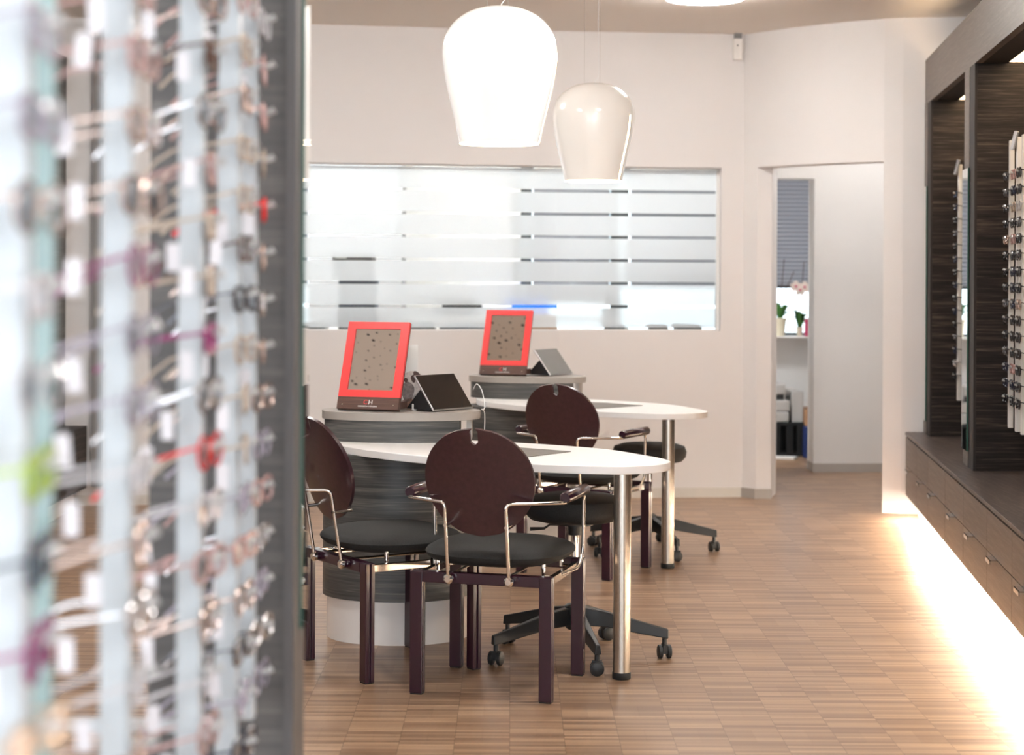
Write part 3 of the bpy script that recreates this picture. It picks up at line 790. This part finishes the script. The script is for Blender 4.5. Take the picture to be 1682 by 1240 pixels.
for ch in [c for c in chB.children if c.name.startswith('arm_tube')]:     # both arms of this chair are swung outwards to the back
    sg = 1 if sum(v.co.x for v in ch.data.vertices) > 0 else -1
    u = Vector((-.545, -.839, 0)) if sg > 0 else Vector((-.998, -.067, 0))
    a = Vector((sg*.104, -.251, .393)); b = Vector((sg*.104, -.296, .652)); e = b+u*.36
    bm = B(); tube(bm, fillet([a, b, e], .022, 5), .0062, 10); tmp = obj('swung_tube', bm, 'chrome', smooth=True)
    ch.data = tmp.data; bpy.data.objects.remove(tmp)
    for p in ch.children:
        if p.name.startswith('arm_pad'):
            up = Vector((0, 0, .014)); bm = B(); tube(bm, [b+u*.12+up, b+u*.126+up, b+u*.37+up, b+u*.378+up], [.016, .0195, .0195, .015], 14)
            tmp = obj('swung_pad', bm, 'purple', smooth=True); p.data = tmp.data; bpy.data.objects.remove(tmp)
chC = copy_tree(chA, 'aubergine visitor chair drawn up to the rear desk', (.350, 8.655, 0), math.radians(-28.5))

# ------------------------------------------------------------------ swivel stools
def make_stool(seat_z=.505, th=.085, R=.33):
    t = thing('swivel_stool', 'x', 'stool', (0, 0, 0))
    bm = B(); lathe(bm, [(0, seat_z-.012), (.13, seat_z-.008), (.165, seat_z), (.183, seat_z+.02), (.188, seat_z+th*.55), (.178, seat_z+th*.85), (.14, seat_z+th), (0, seat_z+th+.004)], 48); obj('seat', bm, 'seat', t, smooth=True)
    bm = B(); lathe(bm, [(.014, .12), (.014, seat_z-.05)], 24); obj('gas_lift', bm, 'chrome', t, smooth=True)
    bm = B(); lathe(bm, [(.024, seat_z-.06), (.024, seat_z-.005)], 24); lathe(bm, [(.07, seat_z-.022), (.07, seat_z-.009)], 24); obj('lift_housing', bm, 'plastic', t, smooth=True)
    bm = B(); tube(bm, [(-.03, 0, seat_z-.025), (-.09, -.02, seat_z-.022), (-.11, -.03, seat_z-.035), (-.16, -.045, seat_z-.036)], [.004, .004, .005, .007], 8); obj('lever', bm, 'plastic', t, smooth=True)
    base = B(); lathe(base, [(.026, .10), (.036, .11), (.036, .185), (.026, .192)], 24)
    bo = obj('hub', base, 'plastic', t, smooth=True)
    for k in range(5):
        a = 2*PI*k/5
        mt = Matrix.Rotation(a, 4, 'Z'); bm = B()
        rows = []
        for (x, z, w, h) in ((.02, .150, .024, .066), (.12, .139, .021, .055), (.24, .112, .017, .044), (R+.014, .090, .013, .034)):
            rows.append([bm.verts.new(mt @ Vector((x, sy*w, z+sz*h/2))) for sy, sz in ((-1, -1), (1, -1), (.7, 1), (-.7, 1))])
        for p, q in zip(rows, rows[1:]):
            for i in range(4): bm.faces.new((p[i], p[(i+1) % 4], q[(i+1) % 4], q[i]))
        bm.faces.new(rows[0][::-1]); bm.faces.new(rows[-1]); obj('base_arm', bm, 'plastic', t, bevel=.004)
        bm = B(); c = Vector((R*math.cos(a), R*math.sin(a), 0)); ca = a+1.1*(k-2)*.6
        m2 = Matrix.Translation(c) @ Matrix.Rotation(ca, 4, 'Z')
        for s in (-1, 1):
            ring = [(m2 @ Vector((.0, s*.010, .025)), 0), ]
            tube(bm, [m2 @ Vector((0, s*.008, .0255)), m2 @ Vector((0, s*.011, .0255)), m2 @ Vector((0, s*.022, .0255)), m2 @ Vector((0, s*.025, .0255))], [.021, .0250, .0250, .020], 20)
        tube(bm, [m2 @ Vector((0, 0, .028)), m2 @ Vector((0, 0, .074))], .009, 12)
        box(bm, -.018, .018, -.0085, .0085, .02, .052, m2)
        obj('caster', bm, 'plastic', t, smooth=True)
    return t
st1 = make_stool(); st1['label'] = 'black swivel stool on casters under the front white desk'; st1.location = (.235, 6.70, 0); st1.rotation_euler = (0, 0, math.radians(-4)); st1['group'] = 'black swivel stools'
st2 = copy_tree(st1, 'black swivel stool on casters behind the rear desk leg', (.70, 9.24, -.0), math.radians(2)); st2['group'] = 'black swivel stools'
for c in st2.children:
    if c.name.startswith('seat') or c.name.startswith('lift_housing') or c.name.startswith('lever'): c.location.z -= .045
st1.rotation_euler.z = math.radians(-6)

# ------------------------------------------------------------------ desk mirrors, tablets and papers
def text_mesh(s, size, depth=.0006, name='lettering'):
    cu = bpy.data.curves.new('tmp', 'FONT'); cu.body = s; cu.size = size; cu.extrude = depth; cu.align_x = 'CENTER'
    o = bpy.data.objects.new('tmp', cu); COL.objects.link(o); bpy.context.view_layer.update()
    me = bpy.data.meshes.new_from_object(o.evaluated_get(bpy.context.evaluated_depsgraph_get()))
    bpy.data.objects.remove(o); bpy.data.curves.remove(cu); me.name = name
    return me
def make_mirror():
    # local frame: x along the width, z up the leaning face, faces -y; lean about the bottom edge
    t = thing('desk_mirror', 'x', 'mirror')
    W, Hh = .260, .364; al = math.radians(21)
    mt = Matrix.Rotation(-al, 4, 'X')
    def P(bm): bm.transform(mt); return bm
    hb = .050
    bm = B(); box(bm, -W/2, W/2, 0, .022, 0, hb); P(bm); a = obj('base_front', bm, 'tabbase', t, bevel=.001)
    bm = B()
    fw = .034; z0, z1 = hb, Hh
    box(bm, -W/2, W/2, 0, .016, z0, z0+fw*.85); box(bm, -W/2, W/2, 0, .016, z1-fw*.85, z1); box(bm, -W/2, -W/2+fw, 0, .016, z0+fw*.85, z1-fw*.85); box(bm, W/2-fw, W/2, 0, .016, z0+fw*.85, z1-fw*.85)
    P(bm); obj('red_frame', bm, 'red', t)
    bm = B(); box(bm, -W/2+fw, W/2-fw, .005, .009, z0+fw*.85, z1-fw*.85); P(bm); obj('mirror_glass', bm, 'mirror', t)
    bm = B(); box(bm, -W/2, W/2, .016, .022, hb, Hh); P(bm); obj('backing_board', bm, 'cover_black', t)
    bm = B(); box(bm, -W/2+.01, W/2+.002, .024, .098, 0, .030); obj('base_block', bm, 'tabbase', t, bevel=.001)
    # lettering on the base
    for s, size, x, z, mm in (('C', .026, -.010, .020, 'red'), ('H', .026, .011, .020, 'card'), ('CAROLINA HERRERA', .0085, 0, .009, 'card')):
        me = text_mesh(s, size); me.transform(Matrix.Rotation(PI/2, 4, 'X')); me.transform(Matrix.Translation((x, -.0008, z))); me.transform(mt)
        me.materials.append(M[mm]); o = bpy.data.objects.new('lettering', me); COL.objects.link(o); o.parent = a
    for x in (-.108, .108):
        bm = B(); tube(bm, [(x, -.002, .018), (x, .002, .018)], .003, 10); P(bm); obj('screw', bm, 'chrome', a)
    return t
m1 = make_mirror(); m1['label'] = 'red framed table mirror on the front desk pedestal'
m1.location = (-.568, 7.185, .8655); m1.rotation_euler = (0, 0, math.radians(-17))
m2 = copy_tree(m1, 'red framed table mirror on the rear desk pedestal', (-.050, 9.72, .8655), math.radians(-17))

def make_card():
    t = thing('bulldog_card', 'white advertising card with a bulldog picture behind the front table mirror', 'card')
    bm = B(); box(bm, -.085, .022, 0, .002, 0, .255); box(bm, .02, .05, 0, .002, 0, .125); obj('card_sheet', bm, 'card', t)
    def blob(name, cx, cz, a, b, m, d, rot=0):
        bm = B(); pts = []
        for i in range(24):
            q = 2*PI*i/24; x, z = a*math.cos(q)*(1+.12*math.sin(3*q)), b*math.sin(q)
            pts.append((cx+x*math.cos(rot)-z*math.sin(rot), cz+x*math.sin(rot)+z*math.cos(rot)))
        va = [bm.verts.new((p[0], -d, p[1])) for p in pts]; vb = [bm.verts.new((p[0], .0005, p[1])) for p in pts]
        bm.faces.new(va); bm.faces.new(vb[::-1])
        for i in range(24): bm.faces.new((va[i], vb[i], vb[(i+1) % 24], va[(i+1) % 24]))
        obj(name, bm, m, t)
    blob('dog_head', .0, .092, .050, .058, pmat('dog_white_fur', (.70, .62, .58), .7, noise=.2, nscale=90), .0006)
    blob('dog_muzzle', -.018, .066, .026, .040, M['dog_grey'], .001)
    blob('dog_ear', .024, .124, .012, .030, M['dog_dark'], .001, .6)
    blob('dog_ear', .036, .112, .011, .020, M['dog_pink'], .0014, .5)
    blob('dog_eye', .004, .118, .009, .016, M['dog_dark'], .001, .2)
    blob('dog_eye', -.026, .112, .008, .010, M['dog_dark'], .0012, .2)
    blob('dog_chest', -.012, .020, .030, .018, M['dog_pink'], .001)
    return t
cd = make_card(); cd.location = (-.40, 7.36, .8575); cd.rotation_euler = (math.radians(-3), 0, 0)
bm = B(); lathe(bm, [(.010, 0), (.011, .002), (.011, .026), (.007, .030), (.007, .036), (0, .037)], 20); 
o = obj('small_bottle', bm, 'card', smooth=True); o.location = (-.384, 7.24, .857); tag(o, 'tiny white plastic bottle between the front table mirror and the tablet', 'bottle')

def make_tablet(scr):
    """face quad given by four corners so the tilt is real: screen plane leaning back on a folded cover"""
    t = thing('tablet', 'x', 'tablet')
    W, Hh = .235, .172; al = math.radians(38)
    mt = Matrix.Rotation(-al, 4, 'X') 
    bm = B(); box(bm, -W/2, W/2, .001, .009, 0, Hh); bm.transform(mt); obj('case', bm, 'silver', t, bevel=.003)
    bm = B(); box(bm, -W/2+.004, W/2-.004, -.0006, .001, .005, Hh-.004); bm.transform(mt); obj('screen', bm, scr, t)
    top = mt @ Vector((0, .010, Hh*.62)); bm = B()
    a = [(-W/2, .012, .001), (-W/2, top.y, top.z), (-W/2, top.y+.075, .001)]; b = [(W/2, q[1], q[2]) for q in a]
    va = [bm.verts.new(q) for q in a]; vb = [bm.verts.new(q) for q in b]
    bm.faces.new(va); bm.faces.new(vb[::-1])
    for i in range(3): bm.faces.new((va[i], va[(i+1) % 3], vb[(i+1) % 3], vb[i]))
    obj('folded_cover', bm, 'cover_black', t)
    return t
t1 = make_tablet('screen'); t1['label'] = 'black tablet leaning on its folded cover on the front desk pedestal'
t1.location = (-.228, 7.25, .863); t1.rotation_euler = (0, 0, math.radians(50))
t2 = make_tablet('alu_grey'); t2['label'] = 'tablet with grey reflection painted on its screen, leaning on the rear desk pedestal'  # the screen's grey reflection is put into its colour
t2.location = (.272, 9.80, .863); t2.rotation_euler = (0, 0, math.radians(58))
bm = B(); tube(bm, spline([(-.155, 7.42, .93), (-.140, 7.38, .955), (-.118, 7.33, .93), (-.106, 7.28, .87), (-.114, 7.25, .862), (-.118, 7.30, .858), (-.107, 7.33, .84), (-.108, 7.34, .76), (-.112, 7.34, ZT+.003)], 6, False), .0022, 8)
tag(obj('charging_cable', bm, 'cable', world=True, smooth=True), 'thin white charging cable looping from the tablet over the front pedestal edge', 'cable')

# ------------------------------------------------------------------ pendant lamps, ceiling lights, detector
def make_pendant(shade, bulbw):
    t = thing('pendant_lamp', 'x', 'lamp')
    prof = [(0, .458), (.035, .457), (.075, .450), (.115, .434), (.150, .408), (.175, .375), (.189, .335), (.193, .300), (.190, .262), (.180, .200), (.165, .135), (.148, .065), (.134, 0)]
    bm = B(); sp = spline(prof, 4, False); sp[0] = (0, prof[0][1]); sp[-1] = prof[-1]
    sp = [(max(0, r), z) for r, z in sp]
    inner = [(max(0, r-.005), z-.004 if r < .1 else z) for r, z in sp][::-1]; inner[-1] = (0, .453)
    lathe(bm, sp+[(prof[-1][0]-.002, -.0015)]+inner, 64, caps=False)
    obj('glass_shade', bm, shade, t, smooth=True)
    bm = B(); lathe(bm, [(.1285, .0005), (.1335, .0005), (.1335, -.0035), (.1285, -.0035), (.1285, .0005)], 64, caps=False); obj('glowing_rim', bm, 'slot_glow', t, smooth=True)
    bm = B(); lathe(bm, [(0, .20), (.02, .205), (.034, .235), (.034, .27), (.018, .305), (.014, .34), (0, .34)], 24); obj('bulb', bm, 'bulb', t, smooth=True)
    bm = B(); lathe(bm, [(.014, .335), (.020, .34), (.020, .456), (0, .457)], 20); obj('lamp_holder', bm, 'white', t, smooth=True)
    bm = B(); tube(bm, [(.028, -.02, .455), (.028, -.02, CZ-LB)], .0008, 6); tube(bm, [(-.043, .02, .452), (-.043, .02, CZ-LB)], .0008, 6); obj('suspension_wire', bm, 'wire', t)
    bm = B(); tube(bm, spline([(0, 0, .455), (.008, 0, .470), (.022, 0, .492), (.024, 0, .54), (.020, 0, .70), (.022, 0, CZ-LB-.02)], 5, False), .0019, 8); obj('power_cable', bm, 'cable', t, smooth=True)
    bm = B(); lathe(bm, [(.06, CZ-LB-.03), (.062, CZ-LB-.005), (.062, CZ-LB-.0005)], 32); obj('ceiling_cup', bm, 'white', t, smooth=True)
    return t
M['bulb'] = pmat('glowing_bulb', (1, 1, 1), .5, emis=(1, .82, .60), es=14, noise=0)
LB = 1.838
def slot(t, ang):
    prof = [(.1895, .262), (.1915, .285), (.180, .200), (.165, .135), (.148, .065), (.134, 0)]
    pts = [(.1925, .30), (.190, .262), (.1805, .200), (.1655, .135), (.1485, .065), (.1345, 0)]
    bm = B(); rows = []
    for r, z in spline(pts, 4, False):
        w = .0045
        rows.append([bm.verts.new(((r+.0012)*math.cos(ang+q/r), (r+.0012)*math.sin(ang+q/r), z)) for q in (-w, 0, w)])
    grid_faces(bm, rows); obj('light_slot', bm, 'slot_glow', t, smooth=True)
pA = make_pendant('shade_lit', 1); pA['label'] = 'bright white glass pendant lamp hanging over the front desk'; pA.location = (-.045, 6.12, LB); pA['group'] = 'glass pendant lamps'
slot(pA, math.radians(-4))
pB = make_pendant('shade_dim', 1); pB['label'] = 'smaller looking cream glass pendant lamp hanging over the rear desk'; pB.location = (.378, 8.55, LB); pB['group'] = 'glass pendant lamps'
slot(pB, math.radians(-31))
def ceil_light(x, y, lab):
    t = thing('ceiling_light', lab, 'light', (x, y, CZ-.055), 0, 'round ceiling lights')
    bm = B(); lathe(bm, [(.205, .002), (.205, .0545)], 48); obj('housing', bm, 'opal_side', t, smooth=True)
    bm = B(); lathe(bm, [(0, -.004), (.17, -.004), (.200, 0), (.203, .0018), (0, .0018)], 48, caps=False); obj('diffuser', bm, 'fill_hall' if x > 2 else 'fill_cool' if y > 12 else 'sun', t, smooth=True)
ceil_light(1.02, 9.72, 'round white ceiling light at the top edge, right of the pendant lamps')
for (x, y, w) in ((-1.5, 9.0, 'over the left benches'), (-1.5, 6.2, 'above the left side of the shop, out of frame'), (.9, 5.9, 'above the front desk, out of frame'), 
                  (.9, 2.6, 'between camera and desks, out of frame'), (1.0, -1.0, 'behind the camera, out of frame'), (-2.2, 13.0, 'added unseen in the back room left of the glass'), (-.6, 13.3, 'added unseen in the middle of the back room'), (0.9, 13.0, 'added unseen in the back room by the far window'), (-1.4, 13.6, 'added unseen in the back room over the counter'), (2.75, 12.1, 'added unseen in the hall behind the doorway')):  # back room and hall lamps are unseen, added to light film and hall
    ceil_light(x, y, f'round white ceiling light {w}')
t = thing('motion_detector', 'small white motion detector on the wall corner under the ceiling', 'detector', (1.41, 11.49, 2.77))
bm = B(); box(bm, 1.382, 1.442, 11.455, 11.522, 2.752, 2.885); obj('housing', bm, 'white', t, world=True, bevel=.006)
bm = B(); box(bm, 1.405, 1.412, 11.452, 11.456, 2.835, 2.846); obj('sensor_window', bm, 'dark_thing', t, world=True)
bm = B(); box(bm, 1.392, 1.436, 11.465, 11.515, 2.885, 2.92); obj('bracket', bm, 'alu_grey', t, world=True)

# ------------------------------------------------------------------ things in the back room
def sb(name, x0, x1, y0, y1, z0, z1, m, lab, cat, bev=.004):
    bm = B(); box(bm, x0, x1, y0, y1, z0, z1); return tag(obj(name, bm, m, world=True, bevel=bev), lab, cat)
cnt = thing('side_counter', 'long pale counter against the inside of the frosted window', 'counter', (-.3, 12.1, 0))
bm = B(); box(bm, -1.95, 1.25, 11.80, 12.42, 1.0, 1.03); obj('counter_top', bm, 'white', cnt, world=True)
bm = B(); box(bm, -1.93, 1.23, 11.84, 12.38, 0, 1.0); obj('counter_body', bm, 'wall_hall', cnt, world=True)
mc = thing('drinks_machine', 'dark tall drinks machine standing behind the frosted glass', 'machine', (-1.04, 12.1, 1.03))
bm = B(); box(bm, -1.125, -.885, 11.84, 12.13, 1.031, 1.37); obj('body', bm, 'slate', mc, world=True, bevel=.004)
bm = B(); box(bm, -1.165, -.905, 11.82, 12.13, 1.372, 1.530); obj('head', bm, 'brown_case', mc, world=True, bevel=.004)
bm = B(); box(bm, -1.15, -1.07, 11.815, 11.819, 1.495, 1.518); obj('display', bm, 'card', mc, world=True)
sb('low_box', -1.92, -1.22, 11.9, 12.2, 1.031, 1.075, 'dark_thing', 'flat dark case at the left on the counter behind the glass', 'case')
sb('low_box', -.66, -.50, 11.9, 12.1, 1.031, 1.085, 'dark_thing', 'small dark case on the counter behind the front red mirror', 'case')
sb('paper_tray', -.47, -.18, 11.9, 12.1, 1.031, 1.068, 'slate', 'slate paper tray on the counter between the two red mirrors', 'tray')
sb('storage_box', .10, .30, 11.95, 12.15, 1.031, 1.13, 'cardboard', 'beige box on the counter right of the rear red mirror', 'box')
sb('low_box', .61, .74, 11.9, 12.1, 1.031, 1.07, 'dark_thing', 'small black case on the counter under the dark window post', 'case')
sb('low_box', .90, 1.02, 11.9, 12.1, 1.031, 1.07, 'brown_case', 'small brown case on the counter near the right end', 'case')
sb('low_box', 1.08, 1.24, 11.9, 12.2, 1.031, 1.07, 'dark_thing', 'black case at the right end of the counter behind the glass', 'case')
sb('grey_cupboard', -3.0, -.86, 14.3, 14.78, 0, 2.35, pmat('pale_grey_cupboard', (.36, .36, .37), .5), 'pale grey cupboard against the far wall behind the left half of the glass', 'cupboard')
dk = thing('far_shelf', 'shelf against the far wall of the back room', 'shelf', (-.4, 14.5, 0))
bm = B(); box(bm, -.84, .9, 14.35, 14.78, 1.02, 1.05); obj('shelf_board', bm, 'white', dk, world=True)
bm = B(); box(bm, -.84, -.81, 14.35, 14.78, 0, 1.02); box(bm, .87, .9, 14.35, 14.78, 0, 1.02); obj('side_panel', bm, 'white', dk, world=True)
sb('blue_binder_stack', .0, .36, 14.42, 14.7, 1.051, 1.20, 'blue', 'bright blue boxes on the shelf by the far window', 'box')
sb('printer', -.55, -.24, 14.4, 14.7, 1.051, 1.20, 'dark_thing', 'dark printer on the far shelf behind the glass', 'printer')
# through the doorway: sill plants and floor things
def orchid(x, y, z, lab, flowers, pot_h=.145, pr=.052):
    t = thing('potted_orchid', lab, 'plant', (x, y, z))
    bm = B(); lathe(bm, [(pr*.72, 0), (pr*.98, pot_h*.85), (pr*1.06, pot_h*.87), (pr*1.08, pot_h), (pr*.95, pot_h), (pr*.9, pot_h*.9), (0, pot_h*.9)], 28, (0, 0, 0)); obj('pot', bm, 'ivory', t, smooth=True)
    R = random.Random(int(x*100))
    for k, a in enumerate((.2, 2.9, 1.2, -1.0, 4.0)):
        ln = (.15, .12, .10, .14, .09)[k]*(.6 if flowers else 1); bm = B(); rows = []
        for i in range(9):
            u = i/8; w = .032*math.sin(PI*min(1, .12+u*.88))**.6; zz = pot_h*.9+.12*math.sin(u*2.2)*(.6+.12*k)
            c = Vector((ln*u*math.cos(a), ln*u*math.sin(a)*.6, zz)); n = Vector((-math.sin(a), math.cos(a), 0))
            rows.append([bm.verts.new(c+n*w*s+Vector((0, 0, .008*abs(s)))) for s in (-1, 0, 1)])
        grid_faces(bm, rows); obj('leaf', bm, 'leaf', t, smooth=True, solid=.003)
    for k, (dx, hh) in enumerate(((0.02, .62), (.07, .52)) if not flowers else ((.02, .60),)):
        bm = B(); tube(bm, [(0, 0, pot_h*.8), (dx*.5, 0, pot_h+.2), (dx*1.6, 0, hh)], .0035, 6); obj('stake', bm, 'stem', t, smooth=True)
    if flowers:
        for (fx, fz) in ((-.035, .40), (.035, .395), (.0, .37)):
            bm = B()
            for q in range(5):
                a = 2*PI*q/5+.3; c = Vector((fx+.026*math.cos(a), -.02, fz+.026*math.sin(a)))
                va = [bm.verts.new(c+Vector((.021*math.cos(2*PI*i/12), .003*math.cos(4*PI*i/12), .021*math.sin(2*PI*i/12)))) for i in range(12)]
                bm.faces.new(va)
            obj('flower', bm, 'petal', t, solid=.002)
            bm = B(); bmesh.ops.create_uvsphere(bm, u_segments=10, v_segments=6, radius=.010, matrix=Matrix.Translation((fx, -.027, fz))); obj('flower_lip', bm, 'magenta', t, smooth=True)
        bm = B(); tube(bm, spline([(0, 0, pot_h*.8), (-.03, 0, .28), (-.01, -.01, .36), (.035, -.015, .40)], 5, False), .003, 6); obj('flower_stem', bm, 'leaf', t, smooth=True)
    return t
orchid(2.158, 14.70, .912, 'potted orchid in a cream pot on the far window sill, left one', False)
orchid(2.325, 14.75, .912, 'flowering pale orchid on the far window sill behind the cream pot', True, .07, .028)
bm = B(); box(bm, 2.355, 2.385, 14.64, 14.70, .912, 1.05); tag(obj('paper_bag', bm, 'magenta', world=True), 'magenta paper bag leaning on the far window sill', 'bag')
bm = B(); box(bm, 2.392, 2.46, 14.62, 14.70, .912, 1.07); tag(obj('paper_bag', bm, 'navy', world=True), 'navy paper bag at the right end of the far window sill', 'bag')
pr = thing('office_printer', 'light grey office printer low on the floor behind the doorway', 'printer', (2.0, 14.3, 0))
bm = B(); box(bm, 1.80, 2.16, 14.15, 14.6, .345, .43); obj('body', bm, 'grey_case', pr, world=True, bevel=.01)
bm = B(); box(bm, 1.80, 2.13, 14.18, 14.5, .475, .555); obj('lid', bm, 'grey_case', pr, world=True, bevel=.01)
bm = B(); box(bm, 1.80, 2.12, 14.2, 14.55, .43, .475); obj('paper_slot', bm, 'dark_thing', pr, world=True)
bm = B(); box(bm, 1.80, 2.15, 14.14, 14.6, .262, .343); obj('tray', bm, 'grey_case', pr, world=True, bevel=.01)
cr = thing('plastic_crate', 'black plastic crate carrying the grey printer', 'crate', (2.05, 14.35, 0))
bm = B(); box(bm, 1.80, 2.262, 14.12, 14.6, .235, .26); box(bm, 1.80, 2.262, 14.12, 14.6, 0, .03)
for x in (1.80, 1.93, 2.03, 2.13, 2.212): box(bm, x, x+.05, 14.12, 14.16, .03, .235)
box(bm, 1.80, 2.262, 14.3, 14.6, .03, .235)
obj('crate_body', bm, 'rubber', cr, world=True, bevel=.003)
sb('grey_unit', 2.175, 2.262, 14.15, 14.55, .262, .50, 'grey_case', 'pale grey upright unit beside the office printer', 'case')
sb('cardboard_box', 2.268, 2.40, 14.12, 14.5, 0.0, .12, 'grey_case', 'low pale box on the floor beside the black crate', 'box')
sb('cardboard_box', 2.27, 2.40, 14.13, 14.5, .121, .36, 'cardboard', 'brown cardboard box stacked behind the doorway', 'box')
sb('board_sheet', 2.292, 2.302, 13.85, 14.09, 0, .30, 'turq', 'turquoise board leaning beside the cardboard boxes', 'board')
sb('dark_folder', 2.25, 2.285, 13.95, 14.09, 0, .24, 'navy', 'dark blue folder standing beside the turquoise board', 'folder')
bm = B(); prism(bm, [(1.85, 13.95), (2.15, 13.9), (2.20, 14.02), (1.9, 14.1)], 0, .012); tag(obj('paper_sheet', bm, 'card', world=True), 'white paper lying on the floor before the black crate', 'paper')

# ------------------------------------------------------------------ light, world, camera
w = bpy.data.worlds.new('World'); sc.world = w; w.use_nodes = True
nt = w.node_tree; bg = nt.nodes['Background']
sk = nt.nodes.new('ShaderNodeTexSky'); sk.sky_type = 'HOSEK_WILKIE'; sk.turbidity = 6; sk.sun_direction = (.3, -.5, .8); sk.ground_albedo = .6
mxn = nt.nodes.new('ShaderNodeMix'); mxn.data_type = 'RGBA'; mxn.inputs[0].default_value = .75
mxn.inputs[7].default_value = (.80, .90, 1.0, 1); nt.links.new(sk.outputs[0], mxn.inputs[6]); nt.links.new(mxn.outputs[2], bg.inputs[0])
bg.inputs[1].default_value = 2.6
def area(name, loc, rot, sx, sy, e, col):
    l = bpy.data.lights.new(name, 'AREA'); l.shape = 'RECTANGLE'; l.size = sx; l.size_y = sy; l.energy = e; l.color = col
    o = bpy.data.objects.new(name, l); COL.objects.link(o); o.location = loc; o.rotation_euler = rot; return o
area('front_fill_light', (-.6, -2.0, 1.5), (math.radians(90), 0, 0), 5.6, 2.6, 45, (.95, .97, 1))  # unseen fill lamp added behind the camera to brighten the shop

cam = bpy.data.cameras.new('camera'); co = bpy.data.objects.new('camera', cam); COL.objects.link(co)
co.matrix_world = Matrix.Translation((0, 0, 1.4)) @ Matrix.Rotation(PI/2, 4, 'X') @ Matrix.Rotation(.005, 4, 'Z')
cam.sensor_width = 36; cam.sensor_fit = 'HORIZONTAL'; cam.lens = 36*3000/1682; cam.shift_y = -170/1682
cam.clip_start = .05; cam.clip_end = 200
cam.dof.use_dof = True; cam.dof.focus_distance = 6.6; cam.dof.aperture_fstop = 3.3
sc.camera = co
sc.view_settings.view_transform = 'Standard'; sc.view_settings.look = 'None'; sc.view_settings.gamma = 1; sc.view_settings.use_curve_mapping = False
sc.view_settings.exposure = 0.86
sc.cycles.use_denoising = True
sc.cycles.max_bounces = 8; sc.cycles.diffuse_bounces = 5; sc.cycles.transparent_max_bounces = 24; sc.cycles.caustics_reflective = False; sc.cycles.caustics_refractive = False
sc.cycles.sample_clamp_indirect = 6
